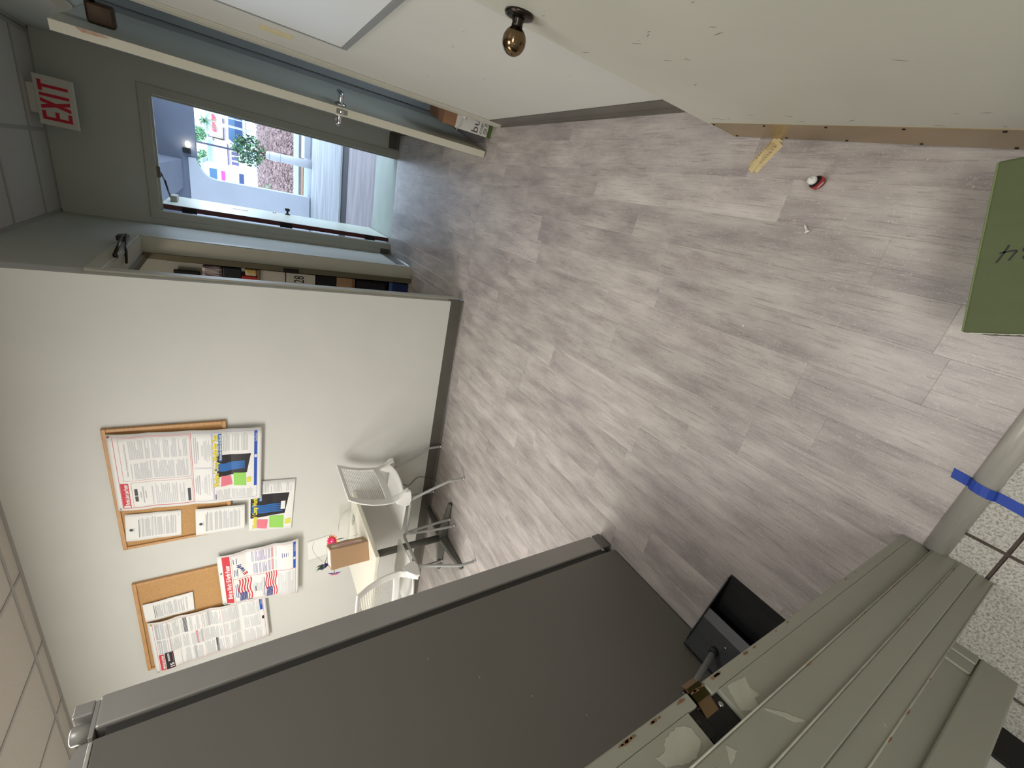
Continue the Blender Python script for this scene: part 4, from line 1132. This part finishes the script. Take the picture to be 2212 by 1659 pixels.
# ------------------------------------------------------------------ chairs: forward = +x local, width = y
def chair(label, loc, rotz):
    t = thing('side_chair', label, 'chair', loc, rotz, 'white chairs at the small table')
    # shared profile curve for seat
    def seat_z(f, s):   # f 0(back)..1(front), s -1..1
        z = .446 + .03 * max(0, 1 - f * 6) ** 2 + .020 * f - .035 * max(0, f - .75) ** 1.2 * 3 + .012 * s * s - .010 * math.sin(PI * f) * (1 - s * s)
        return z
    bm = new_bm(); nf, nw = 14, 12
    G = []
    for i in range(nf + 1):
        f = i / nf; x = -.170 + .440 * f
        hw = .225 * (1 - .35 * max(0, (f - .72) / .28) ** 2.2) if f > .72 else .205 + .02 * min(1, f * 3)
        G.append([bm.verts.new((x - (0.02 * (abs(2 * j / nw - 1)) ** 3 if f > .9 else 0) - .045 * (1 - (2 * j / nw - 1) ** 2) * max(0, 1 - f * 5), hw * (2 * j / nw - 1), seat_z(f, 2 * j / nw - 1))) for j in range(nw + 1)])
    for i in range(nf):
        for j in range(nw):
            fc = bm.faces.new((G[i][j], G[i + 1][j], G[i + 1][j + 1], G[i][j + 1])); fc.smooth = True
    o = obj('seat', bm, WHITEP, t); m = o.modifiers.new('s', 'SOLIDIFY'); m.thickness = .012; m.offset = 0
    m = o.modifiers.new('b', 'SUBSURF'); m.levels = 1; m.render_levels = 1
    # back surface: flares rearward at the foot, leans back at the top
    KZ = [(.448, -.205), (.475, -.188), (.52, -.150), (.57, -.130), (.64, -.134), (.72, -.147), (.81, -.178), (.895, -.222)]
    def back_pt(u, s):  # u 0 bottom ..1 top, s -1..1
        z = .448 + .447 * u
        for (za, xa), (zb, xb) in zip(KZ, KZ[1:]):
            if z <= zb + 1e-6:
                q = (z - za) / (zb - za); x = xa + (xb - xa) * q; break
        hw = .222 + .014 * math.sin(PI * u)
        x -= .050 * (1 - s * s) * (.35 + .65 * (1 - u)) * (1 if u > .2 else u / .2)
        x += .004
        return Vector((x, hw * s * (1 - .012 * max(0, u - .9) * 10), z + .006 * (1 - s * s) * u))
    SL = .80
    U0 = .38
    bm = new_bm(); nu, ns = 19, 26
    G = [[bm.verts.new(back_pt(U0 + (.945 - U0) * i / nu, SL * (2 * j / ns - 1))) for j in range(ns + 1)] for i in range(nu + 1)]
    for i in range(nu):
        for j in range(ns):
            bm.faces.new((G[i][j], G[i][j + 1], G[i + 1][j + 1], G[i + 1][j]))
    r = bmesh.ops.inset_individual(bm, faces=list(bm.faces), thickness=.0057)
    ring = set(r['faces'])
    bmesh.ops.delete(bm, geom=[f for f in bm.faces if f not in ring], context='FACES')
    o = obj('perforated_panel', bm, WHITEP, t); m = o.modifiers.new('s', 'SOLIDIFY'); m.thickness = .004; m.offset = 0
    def strip(u0, u1, s0, s1, n_u, n_s, bm):
        G = [[bm.verts.new(back_pt(u0 + (u1 - u0) * i / n_u, s0 + (s1 - s0) * j / n_s)) for j in range(n_s + 1)] for i in range(n_u + 1)]
        for i in range(n_u):
            for j in range(n_s):
                f = bm.faces.new((G[i][j], G[i][j + 1], G[i + 1][j + 1], G[i + 1][j])); f.smooth = True
    bm = new_bm()
    strip(.945, 1.0, -SL, SL, 2, 20, bm); strip(.27, U0, -SL, SL, 3, 20, bm)
    for sg in (-1, 1):
        strip(.0, .27, sg * SL, sg, 8, 3, bm); strip(.27, U0, sg * SL, sg, 3, 3, bm); strip(U0, .945, sg * SL, sg, 14, 3, bm); strip(.945, 1.0, sg * SL, sg, 2, 3, bm)
    bmesh.ops.remove_doubles(bm, verts=bm.verts, dist=.0008)
    o = obj('back_frame', bm, WHITEP, t); m = o.modifiers.new('s', 'SOLIDIFY'); m.thickness = .013; m.offset = 0
    m = o.modifiers.new('b', 'BEVEL'); m.width = .003; m.segments = 2; m.limit_method = 'ANGLE'
    # moulded arm joining the foot of the back to the seat side
    for s in (-1, 1):
        bm = new_bm()
        prism(bm, [(-.212, .444), (-.205, .478), (-.165, .512), (-.130, .545), (-.108, .545), (-.090, .50), (-.066, .462), (-.075, .436), (-.12, .430), (-.17, .432)], s * .222 - .011, s * .222 + .011, axis='y')
        bmesh.ops.bevel(bm, geom=list(bm.edges), offset=.004, segments=2, affect='EDGES')
        obj('arm_band', bm, WHITEP, t)
    # legs: one bent tube each
    for s in (-1, 1):
        bm = new_bm()
        tube(bm, smooth([(-.105, s * .215, .440), (-.150, s * .222, .345), (-.236, s * .238, .155), (-.248, s * .243, .11), (-.250, s * .245, .012)], 4), .0105, 12)
        l = obj('rear_leg', bm, SILVER, t)
        bm = new_bm(); lathe(bm, [(0, 0), (.011, 0), (.013, .006), (.012, .018), (.0, .022)], (-.250, s * .245, 0), seg=14); obj('foot_cap', bm, CHROME, l)
        bm = new_bm()
        tube(bm, smooth([(-.10, s * .212, .425), (.05, s * .214, .425), (.195, s * .218, .428), (.225, s * .222, .405), (.235, s * .230, .33), (.247, s * .240, .10), (.249, s * .240, .012)], 4), .0105, 12)
        l = obj('front_leg', bm, SILVER, t)
        bm = new_bm(); lathe(bm, [(0, 0), (.011, 0), (.013, .006), (.012, .018), (.0, .022)], (.249, s * .240, 0), seg=14); obj('foot_cap', bm, CHROME, l)
    bm = new_bm(); tube(bm, [(-.02, -.214, .425), (-.02, .214, .425)], .009, 10); obj('cross_tube', bm, SILVER, t)
    return t
chair('white perforated-back chair turned sideways, its back to the hall, at the small table', (-2.292, 2.665, 0), PI)
chair('white perforated-back chair half hidden behind the refrigerator, facing the back wall', (-2.795, 2.272, 0), PI / 2)

# parcel box on the table
def table_parcel():
    ang = math.radians(-150)   # front edge direction from right corner to left corner
    t = thing('cardboard_parcel', 'upright brown cardboard parcel with labels on the small table', 'box', (-2.433, 2.377, .7505), ang + PI)
    # local: front face along -x from origin, depth +y
    W, D, H = .140, .17, .262
    bm = new_bm(); bx(bm, -W, 0, 0, D, 0, H, bev=.003); b = obj('body', bm, CARD, t)
    bm = new_bm(); bx(bm, -.002, .0006, .045, .105, .03, H - .02); l = obj('side_label', bm, mat('parcel_label', rgb(214, 200, 188), .5, var=.1, vscale=30), b)
    bm = new_bm()
    for i in range(3): bx(bm, .0004, .001, .055 + i * .012, .062 + i * .012, .05 + .02 * i, .19 + .01 * i)
    obj('side_print', bm, REDL, b)
    bm = new_bm(); bx(bm, -W + .012, -.012, .02, D - .03, H - .001, H + .0007); obj('top_label', bm, PAPER, b)
    bm = new_bm(); bx(bm, -W - .0005, .0008, .0005, .004, H - .05, H + .0006); bx(bm, -W - .0005, -W + .001, 0, D, H - .04, H + .0005); obj('packing_tape', bm, mat('tan_tape', rgb(186, 152, 118), .3), b)
table_parcel()

# flowers in a clear holder behind the parcel
def flowers():
    t = wthing('flower_vase', 'clear vase of artificial daisies behind the cardboard parcel', 'vase', (-2.64, 2.64, .75))
    GR = mat('stem_green', rgb(52, 92, 44), .6, var=.2)
    bm = new_bm(); lathe(bm, [(0, .0), (.030, .0), (.033, .004), (.026, .09), (.030, .15), (.028, .15), (.024, .09), (.030, .006), (0, .006)], (-2.66, 2.66, .751), seg=24)
    obj('vase', bm, GLASSC, t)
    def head(c, axis, r, petal, core, n):
        ax = Vector(axis).normalized(); a = ax.cross(Vector((0, 0, 1))).normalized(); b = ax.cross(a); c = Vector(c)
        bm = new_bm()
        for k in range(n):
            th = 2 * PI * k / n; d = a * math.cos(th) + b * math.sin(th); sd = ax.cross(d)
            pts = [c + d * r * .2, c + d * r * .6 + sd * r * .17 + ax * .004, c + d * r + ax * -.002, c + d * r * .6 - sd * r * .17 + ax * .004]
            bm.faces.new([bm.verts.new(q) for q in pts])
        o = obj('petal_ring', bm, petal, t); m_ = o.modifiers.new('s', 'SOLIDIFY'); m_.thickness = .0012
        bm = new_bm()
        for k in range(n):
            th = 2 * PI * (k + .5) / n; d = a * math.cos(th) + b * math.sin(th); sd = ax.cross(d)
            pts = [c + ax * .006 + d * r * .1, c + d * r * .4 + sd * r * .14 + ax * .012, c + d * r * .68 + ax * .009, c + d * r * .4 - sd * r * .14 + ax * .012]
            bm.faces.new([bm.verts.new(q) for q in pts])
        o = obj('inner_petals', bm, core, t); m_ = o.modifiers.new('s', 'SOLIDIFY'); m_.thickness = .001
    OR = mat('petal_orange', rgb(236, 120, 40), .6); PK = mat('petal_pink', rgb(226, 50, 120), .6); PU = mat('petal_purple', rgb(92, 60, 160), .6); DP = mat('petal_dark', rgb(48, 30, 80), .6)
    head((-2.585, 2.61, .955), (.45, -.55, .75), .056, OR, PK, 14)
    head((-2.800, 2.59, 1.012), (-.25, -.6, -.2), .052, PU, DP, 13)
    head((-2.805, 2.50, .950), (-.5, -.6, .1), .048, PU, PK, 13)
    bm = new_bm()
    for c in ((-2.585, 2.61, .955), (-2.800, 2.59, 1.012), (-2.805, 2.50, .950)):
        tube(bm, smooth([(-2.66, 2.66, .76), (-2.66, 2.655, .90), ((c[0] - 2.66) / 2, (c[1] + 2.655) / 2, (c[2] + .92) / 2 + .01), c], 4), .0022, 6)
    obj('stem', bm, GR, t)
    bm = new_bm(); tube(bm, smooth([(-2.76, 2.60, 1.02), (-2.72, 2.62, 1.055), (-2.66, 2.64, 1.085), (-2.62, 2.65, 1.085), (-2.60, 2.66, 1.075)], 5), .0014, 6); obj('curly_wire', bm, mat('wire_grey', rgb(150, 150, 146), .5), t)
    bm = new_bm()
    for k, (dx, dz) in enumerate(((-.02, .05), (-.045, .035), (-.05, .005), (-.03, .055))):
        c = Vector((-2.765, 2.58, 1.02)); tip = c + Vector((dx, -.01 * k, dz)); sd = Vector((dz, 0, -dx)).normalized() * .007; mid = (c + tip) / 2
        bm.faces.new([bm.verts.new(q) for q in (c, mid + sd, tip, mid - sd)])
    o = obj('leaf', bm, GR, t); m_ = o.modifiers.new('s', 'SOLIDIFY'); m_.thickness = .001
flowers()
t = wthing('acrylic_holder', 'clear acrylic card holder standing on the table right of the parcel', 'holder', (-2.60, 2.86, .75))
bm = new_bm(); prism(bm, [(2.83, .7505), (2.835, .7505), (2.875, .90), (2.87, .90)], -2.67, -2.56, axis='x'); obj('upright_pane', bm, GLASSC, t)
bm = new_bm(); bx(bm, -2.67, -2.56, 2.80, 2.88, .7505, .7545); obj('foot_pane', bm, GLASSC, t)
bm = new_bm(); tube(bm, smooth([(-2.56, 2.925, .76), (-2.60, 2.932, .80), (-2.66, 2.934, .83), (-2.73, 2.934, .845), (-2.80, 2.93, .85)], 5), .0016, 6)
tag(obj('thin_cable', bm, mat('cable_white', rgb(214, 210, 196), .5)), 'thin white cable curving up the wall behind the table', 'cable')
bm = new_bm(); tube(bm, smooth([(-2.42, 2.925, .45), (-2.38, 2.928, .36), (-2.44, 2.93, .26), (-2.36, 2.928, .17), (-2.40, 2.915, .03), (-2.42, 2.90, .004)], 5), .0028, 6)
tag(obj('power_cord', bm, mat('cord_dark', rgb(70, 66, 60), .5)), 'thin dark cord running down the wall below the small table', 'cord')
bm = new_bm()
for (x, z, s) in ((-1.97, .93, .004), (-1.99, .737, .006), (-1.60, 1.2, .003), (-1.0, 1.75, .003), (-1.72, .80, .003)):
    prism(bm, [(x - s * .3, z - s), (x + s * .3, z - s), (x + s * .3, z + s), (x - s * .3, z + s)], YW - .0008, YW + .001, axis='y')
struct('trim_9', bm, EDGE, label='small scars in the paint of the back wall', cat='wall mark')

# ------------------------------------------------------------------ exit door
def exit_door():
    t = thing('door_3', 'heavy exit door swung fully outward, pale inside with maroon edge', 'door', (-.546, 5.025, 0), 0)
    t['kind'] = 'structure'
    MAR = mat('maroon_paint', rgb(84, 26, 30), .4, var=.1)
    INS = mat('exit_door_inner', rgb(196, 204, 190), .3, var=.05, vscale=3)
    bm = new_bm(); bx(bm, -.043, -.002, 0, .87, .012, 2.03, bev=.001); lf = obj('door_leaf', bm, MAR, t)
    bm = new_bm(); bx(bm, -.002, 0, .002, .868, .013, 2.028); obj('inner_skin', bm, INS, t)
    for z in (.22, 1.05, 1.83):
        bm = new_bm(); tube(bm, [(-.045, -.004, z - .055), (-.045, -.004, z + .055)], .008, 10); bx(bm, -.045, -.006, -.003, .001, z - .052, z + .052)
        obj('hinge', bm, BLACKM, t)
    bm = new_bm(); lathe(bm, [(0, 0), (.03, 0), (.03, .005), (.012, .012), (.010, .035), (.024, .042), (.028, .055), (.022, .068), (0, .072)], (0, .80, .965), (1, 0, 0), 20)
    obj('door_knob', bm, BRONZED, t)
    bm = new_bm(); lathe(bm, [(0, 0), (.02, 0), (.018, .008), (0, .012)], (0, .76, 1.10), (1, 0, 0), 16); obj('dead_bolt', bm, STEEL, t)
    bm = new_bm(); bx(bm, 0, .004, .50, .56, 1.36, 1.50, bev=.001); obj('pull_plate', bm, STEEL, t)
    bm = new_bm(); bx(bm, 0, .055, .26, .46, 1.935, 1.985, bev=.004); c = obj('closer_body', bm, mat('closer_grey', rgb(150, 144, 132), .4), t)
    bm = new_bm(); tube(bm, [(.03, .34, 1.99), (.19, .13, 2.0)], .008, 8); tube(bm, [(.19, .13, 2.0), (.255, .015, 2.015)], .008, 8); obj('closer_arm', bm, BRONZED, c)
    bm = new_bm(); bx(bm, .215, .30, -.055, -.038, 2.005, 2.06, bev=.003); obj('closer_bracket', bm, BRONZED, c)
exit_door()

# ------------------------------------------------------------------ outside
CONC = mat('concrete_blue', rgb(186, 190, 192), .75, var=.32, vscale=2.2, stretch=(.5, 3, 1), bump=.2, bscale=40)
CONC2 = mat('concrete_pinkish', rgb(172, 164, 166), .75, var=.28, vscale=2.5, stretch=(.6, 3, 1), bump=.2, bscale=40)
SILLM = mat('green_painted_sill', rgb(184, 194, 184), .6, var=.08, vscale=4)
DARKG = mat('dark_asphalt', rgb(44, 42, 46), .7, var=.5, vscale=9, stretch=(1, 3, 1))  # dark tone with streaky random variation
GREYC = mat('curb_concrete', rgb(132, 142, 148), .8, var=.15, vscale=4, stretch=(1, 5, 1))
ROADM = mat('road_concrete', rgb(176, 198, 206), .8, var=.1, vscale=.6, stretch=(.2, 2, 1))
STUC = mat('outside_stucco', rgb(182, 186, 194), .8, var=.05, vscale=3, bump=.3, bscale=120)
STUCB = mat('shaded_soffit', rgb(104, 110, 124), .8, var=.06, vscale=3)  # porch shade put into the colour, darker than the pier stucco
def slab(name, label, x0, x1, y0, y1, z0, z1, m, cat='ground'):
    bm = new_bm(); bx(bm, x0, x1, y0, y1, z0, z1); return struct(name, bm, m, label=label, cat=cat)
slab('sill_slab', 'pale green painted sill outside the exit door', -1.3, 1.3, YE, 5.83, -.3, 0.0, SILLM)
slab('porch_slab', 'pinkish concrete porch strip beyond the sill', -3, 3, 5.83, 7.42, -.3, -.004, CONC2)
slab('drain_strip', 'dark joint strip across the walkway', -3, 3, 7.42, 8.02, -.3, -.03, DARKG)
slab('walk_slab', 'bluish concrete walkway beyond the dark joint', -4, 4, 8.02, 11.15, -.3, -.002, CONC)
slab('walk_edge', 'weathered grey edge of the walkway', -4, 4, 11.15, 12.6, -.3, -.012, GREYC)
bm = new_bm(); bx(bm, .18, 2.6, 11.42, 11.95, -.012, .12, bev=.01)
struct('trim_10', bm, STUC, label='low pale block beside the walkway edge', cat='block')
slab('litter_strip', 'strip of brown leaf litter before the curb', -4, 4, 12.6, 13.05, -.3, .0, mat('leaf_litter', rgb(140, 104, 76), .9, var=.5, vscale=20))
slab('curb_strip', 'grey concrete curb in front of the mulch bed', -5, 6, 13.05, 14.2, -.3, .05, GREYC)
# mulch bed, sloping up
bm = new_bm(); prism(bm, [(14.2, -.3), (14.2, .02), (22, .33), (25.5, .42), (25.5, -.3)], -8, 10, axis='x')
MUL = mat('mulch_bed', rgb(128, 104, 100), .95, var=.45, vscale=5, bump=.8, bscale=12)
mul = struct('mulch_bed', bm, MUL, label='sloping bed of brown bark mulch', cat='mulch')
bm = new_bm(); rnd = random.Random(3)
for i in range(7000):
    y = 14.25 + 11 * rnd.random() ** 1.3; x = rnd.uniform(-.12 * y, .12 * y + .4)
    z = .02 + (y - 14.2) * .04 + .01
    a = rnd.uniform(0, PI); l = rnd.uniform(.03, .09); wd = rnd.uniform(.01, .022); tz = rnd.uniform(-.02, .03)
    dx, dy = math.cos(a) * l, math.sin(a) * l
    f = bm.faces.new([bm.verts.new(q) for q in ((x - dx, y - dy, z), (x + wd, y - wd, z + .015), (x + dx, y + dy, z + tz + .02), (x - wd, y + wd, z + .012))])
    f.material_index = rnd.randrange(3)
o = obj('bark_chips', bm, [mat('bark_light', rgb(150, 128, 124), .9), mat('bark_mid', rgb(116, 90, 86), .9), mat('bark_dark', rgb(70, 52, 50), .9)], norm=False)
tag(o, 'scattered bark chips covering the mulch bed', 'mulch', kind='stuff')
slab('road', 'pale concrete road beyond the mulch bed', -60, 60, 26.6, 120, -.2, .30, ROADM)
slab('road_curb', 'grey road curb behind the shrub', -20, 20, 25.5, 26.6, -.2, .42, GREYC)
# canopy: ceiling, far beam, side beam, pier with curved bracket
bm = new_bm(); bx(bm, -4, 2.2, YE + .14, 11.8, 2.72, 2.9)
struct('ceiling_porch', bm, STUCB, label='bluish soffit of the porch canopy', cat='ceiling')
bm = new_bm()
bx(bm, -4, 2.2, 11.4, 11.8, 2.07, 2.72)
bx(bm, -.85, -.34, YE + .14, 11.4, 2.30, 2.72)
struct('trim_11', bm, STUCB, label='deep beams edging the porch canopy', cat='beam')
bm = new_bm()
cx_, cz_, rr = -.28, 1.75, .34
poly = [(-4, 0), (-.62, 0), (-.62, 1.75)] + [(cx_ - rr * math.cos(a), 1.75 + rr * math.sin(a) * .95) for a in [PI / 2 * k / 10 for k in range(1, 11)]] + [(-.28, 2.2), (-4, 2.2)]
prism(bm, poly, 11.38, 11.85, axis='y')
struct('wall_porch', bm, STUC, label='white pier wall of the porch with a curved bracket', cat='wall')

# porch light
t = wthing('porch_light', 'lit porch lamp on the far canopy beam', 'lamp', (-.12, 11.35, 2.12))
bm = new_bm(); bx(bm, -.22, -.12, 11.28, 11.40, 2.15, 2.27, bev=.01); obj('lamp_base', bm, BLACKM, t)
bm = new_bm(); lathe(bm, [(0, -.05), (.03, -.045), (.045, 0), (.03, .05), (0, .06)], (-.06, 11.33, 2.185), (1, 0, 0), 16)
obj('glowing_bulb', bm, mat('bulb_glow', (1, .9, .7, 1), emit=(1, .88, .66, 1), es=14), t)
# bollard
t = wthing('bollard', 'white round bollard standing between walkway and mulch bed', 'bollard', (.07, 11.28, 0))
bm = new_bm(); lathe(bm, [(.083, 0), (.083, .80), (.078, .845), (.055, .875), (0, .885)], (.07, 11.28, -.012), seg=24); obj('post', bm, mat('bollard_white', rgb(206, 208, 212), .5, var=.05), t)
for z in (.60, .80):
    bm = new_bm(); lathe(bm, [(.0835, 0), (.085, .004), (.0835, .008)], (.07, 11.28, z), seg=24); obj('ring_seam', bm, GREYC, t)

def leaves(bm, c, rx, ry, rz, n, ls, rnd, mats_n=2, shell=.55):
    for i in range(n):
        while True:
            v = Vector((rnd.uniform(-1, 1), rnd.uniform(-1, 1), rnd.uniform(-1, 1)))
            if shell < v.length < 1: break
        p = Vector((c[0] + v.x * rx, c[1] + v.y * ry, c[2] + v.z * rz))
        d = Vector((rnd.uniform(-1, 1), rnd.uniform(-1, 1), rnd.uniform(-.8, 1))).normalized(); s = d.cross(Vector((rnd.uniform(-1, 1), rnd.uniform(-1, 1), .3))).normalized()
        l = ls * rnd.uniform(.6, 1.3)
        f = bm.faces.new([bm.verts.new(q) for q in (p - d * l, p + s * l * .4, p + d * l, p - s * l * .4)]); f.material_index = rnd.randrange(mats_n)
LG = mat('leaf_green', rgb(76, 118, 74), .55); LD = mat('leaf_dark', rgb(38, 66, 48), .55); LB = mat('leaf_pale', rgb(120, 160, 120), .6)
BARK = mat('bark', rgb(92, 74, 62), .9, var=.3, vscale=10)
t = wthing('shrub', 'round green shrub at the edge of the mulch bed', 'shrub', (.15, 20.5, .25)); rnd = random.Random(5)
bm = new_bm(); leaves(bm, (.15, 20.5, .92), .56, .5, .56, 620, .075, rnd, 2, .2); obj('foliage', bm, [LG, LD], t, norm=False)
for k in range(4):
    a = k * 1.6; bm = new_bm(); tube(bm, smooth([(.15, 20.5, .2), (.15 + .1 * math.cos(a), 20.5 + .1 * math.sin(a), .5), (.15 + .3 * math.cos(a), 20.5 + .3 * math.sin(a), .95)], 3), .018, 6); obj('stem', bm, BARK, t)
t = wthing('weed_tuft', 'sparse green tuft on the mulch left of the shrub', 'plant', (-1.15, 19.5, .22)); bm = new_bm(); leaves(bm, (-1.15, 19.5, .35), .35, .25, .18, 60, .06, rnd, 2, .1); obj('foliage', bm, [LB, LG], t, norm=False)
# street sign post / light pole
t = wthing('street_pole', 'thin dark pole rising behind the shrub', 'pole', (.06, 34, .3))
bm = new_bm(); tube(bm, [(.08, 34, .30), (.08, 34, 4.6)], .055, 12); obj('post', bm, mat('pole_dark', rgb(50, 46, 66), .5), t)
bm = new_bm(); bx(bm, .0, .16, 33.92, 34.08, .3, .36); obj('base_plate', bm, MATS['pole_dark'], t)
for i, (x, y) in enumerate(((1.95, 38), (1.5, 40))):
    t = wthing('meter_post', ('thin pale sign post, the one farther from the shrub' if i == 0 else 'thin pale sign post, the one nearer the shrub'), 'pole', (x, y, .3), 'pale sign posts along the road')
    bm = new_bm(); tube(bm, [(x, y, .30), (x, y, 2.3)], .03, 8); obj('post', bm, mat('pale_post', rgb(170, 180, 186), .5), t)
    bm = new_bm(); bx(bm, x - .12, x + .12, y - .03, y + .03, 1.75, 2.25); obj('head_panel', bm, MATS['pale_post'], t)
# car
def car(label, x, y, m):
    t = wthing('car', label, 'car', (x, y, .3))
    bm = new_bm(); prism(bm, [(x - 1.3, .55), (x + 2.7, .55), (x + 2.75, .95), (x + 1.9, 1.05), (x - 1.2, 1.1), (x - 1.35, .9)], y, y + 1.8, axis='y'); obj('body', bm, m, t)
    bm = new_bm(); prism(bm, [(x - 1.0, 1.08), (x + 1.6, 1.05), (x + .9, 1.52), (x - .7, 1.55)], y + .15, y + 1.65, axis='y'); obj('cabin', bm, mat('car_glass', rgb(60, 90, 120), .1), t)
    for wx in (x - .6, x + 1.9):
        bm = new_bm(); lathe(bm, [(.33, 0), (.33, .2), (.2, .21)], (wx, y - .01, .63), (0, 1, 0), 18); obj('wheel', bm, BLACKM, t)
car('dark blue car parked on the far road beyond the shrub', 1.55, 46, mat('car_blue', rgb(40, 58, 98), .25))
# shops
def shop(name, label, x0, x1, y, h, m, roof=None):
    t = wthing(name, label, 'building', ((x0 + x1) / 2, y, .3), 'white shops across the road' if name == 'shop_building' else None)
    bm = new_bm(); bx(bm, x0, x1, y, y + 8, .3, h); obj('wall', bm, m, t)
    if roof:
        bm = new_bm(); bx(bm, x0 - .3, x1 + .3, y - .35, y + 8, h, h + .12); obj('parapet', bm, roof, t)
    return t
WB = mat('shop_white', rgb(238, 238, 236), .7)
K = 62 / 45.0
def Z(z45): return 1.5 + (z45 - 1.5) * K
t = shop('shop_building', 'white shop with a pink lettered sign behind the pole', -1.65, .62, 62, Z(2.62), WB, mat('roof_grey', rgb(150, 160, 168), .7))
bm = new_bm(); bx(bm, -1.6, .6, 61.5, 62.0, Z(1.62), Z(1.68)); obj('awning_edge', bm, mat('awning_dark', rgb(70, 64, 96), .6), t)
bm = new_bm(); bx(bm, -1.55, .55, 61.9, 62.0, .5, Z(1.62)); sf = obj('shop_front', bm, mat('shop_front', rgb(214, 190, 184), .6, col2=rgb(196, 168, 160), vscale=1.5), t)
for i in range(4):
    bm = new_bm(); bx(bm, -1.4 + i * .5, -1.1 + i * .5, 61.85, 61.9, .7, 1.35); obj('shop_window', bm, mat('window_dark', rgb(90, 84, 120), .3), sf)
bm = new_bm()
for i in range(7): bx(bm, -1.05 + i * .16, -.95 + i * .16, 61.9, 62.0, Z(2.05), Z(2.15))
obj('sign_letter', bm, mat('sign_pink', rgb(236, 150, 170), .6), t)
t = shop('far_building', 'olive grey building rising behind the white shop', -1.9, .7, 76, 1.5 + (3.05 - 1.5) * 75 / 45, mat('far_olive', rgb(140, 158, 140), .8, var=.15, vscale=1))
bm = new_bm(); bx(bm, -1.9, .7, 74.8, 75, 3.9, 4.0); obj('cornice', bm, MATS['roof_grey'], t)
t = shop('shop_building', 'white shop with blue shutter and pink panel nearest the porch pier', -6, -1.3, 44, 1.5 + (3.35 - 1.5) * 44 / 45, mat('shop_white_b', rgb(240, 240, 238), .7), MATS['roof_grey'])
t['label'] = 'white shop with blue shutter and pink panel nearest the porch pier'
bm = new_bm(); bx(bm, -2.55, -1.55, 43.9, 44, 2.42, 2.92)
sh = obj('blue_shutter', bm, mat('shutter_blue', rgb(84, 122, 150), .5), t)
bm = new_bm()
for i in range(7): bx(bm, -2.55, -1.55, 43.87, 43.9, 2.44 + i * .07, 2.46 + i * .07)
obj('shutter_slats', bm, mat('shutter_line', rgb(60, 90, 120), .5), sh)
bm = new_bm(); bx(bm, -2.6, -1.6, 43.9, 44, 1.88, 2.15); obj('pink_panel', bm, mat('panel_pink', rgb(236, 60, 140), .5), t)
bm = new_bm(); bx(bm, -2.7, -1.7, 43.9, 44, 1.15, 1.5); obj('grey_panel', bm, mat('panel_grey', rgb(170, 180, 186), .5), t)
bm = new_bm(); bx(bm, -2.6, -1.55, 43.9, 44, .62, .95); obj('dark_window', bm, mat('window_navy', rgb(50, 62, 100), .3), t)
t = shop('shop_building', 'white shop with red roof accents behind the palm tree', 1.25, 5, 66, 1.5 + (2.9 - 1.5) * 66 / 45, WB, MATS['roof_grey'])
bm = new_bm(); bx(bm, 1.6, 3.4, 65.7, 66, 2.7, 3.1); obj('red_sign', bm, mat('sign_red', rgb(224, 70, 100), .6), t)
bm = new_bm(); bx(bm, .9, 4.9, 65.6, 66, .9, 2.0); obj('shop_front', bm, MATS['shop_front'], t)
bm = new_bm(); bx(bm, .9, 4.9, 65.3, 65.6, 2.0, 2.1); obj('awning_edge', bm, MATS['awning_dark'], t)
# trees
def palm(label, x, y, z0, zc, r, seed):
    t = wthing('palm_tree', label, 'tree', (x, y, .3)); rnd = random.Random(seed)
    bm = new_bm(); tube(bm, [(x, y, .3), (x + .05, y, zc)], [.035, .028], 10); obj('trunk', bm, mat('pale_trunk', rgb(168, 164, 158), .8), t)
    bm = new_bm()
    for k in range(34):
        a = rnd.uniform(0, 2 * PI); el = rnd.uniform(-.5, 1.2); L = r * rnd.uniform(.8, 1.1); pv = None
        for i in range(9):
            u = i / 8; p = Vector((x + math.cos(a) * L * u * math.cos(el), y + math.sin(a) * L * u * math.cos(el), zc + L * u * math.sin(el) - L * .55 * u * u))
            if pv is not None:
                d = (p - pv).normalized(); s = d.cross(Vector((0, 0, 1))).normalized()
                for sg in (-1, 1):
                    for q in range(2):
                        b = pv.lerp(p, q / 2); tip = b + s * sg * r * .16 + d * r * .10 - Vector((0, 0, r * .05))
                        f = bm.faces.new([bm.verts.new(v) for v in (b - d * .015, b + d * .02, tip)]); f.material_index = rnd.randrange(2)
            pv = p
    obj('fronds', bm, [LG, LB], t, norm=False)
palm('feathery palm tree above the red accented shop', 1.40, 36, .3, 2.72, .78, 1)
def tree(label, x, y, z, rx, rz, n, seed):
    t = wthing('street_tree', label, 'tree', (x, y, .3), 'hazy trees beyond the shops'); rnd = random.Random(seed)
    bm = new_bm(); tube(bm, [(x, y, .3), (x, y, z)], [.18, .08], 8); obj('trunk', bm, BARK, t)
    bm = new_bm(); leaves(bm, (x, y, z), rx, 1.0, rz, n, .28, rnd, 2, .2); obj('crown', bm, [LB, LG], t, norm=False)
tree('pale hazy tree above the olive building, left of the pole', -2.0, 86, 5.0, 1.4, 1.0, 360, 11)
tree('pale hazy tree above the olive building, right of the pole', 1.3, 86, 5.3, 1.2, .9, 300, 12)
# ------------------------------------------------------------------ done
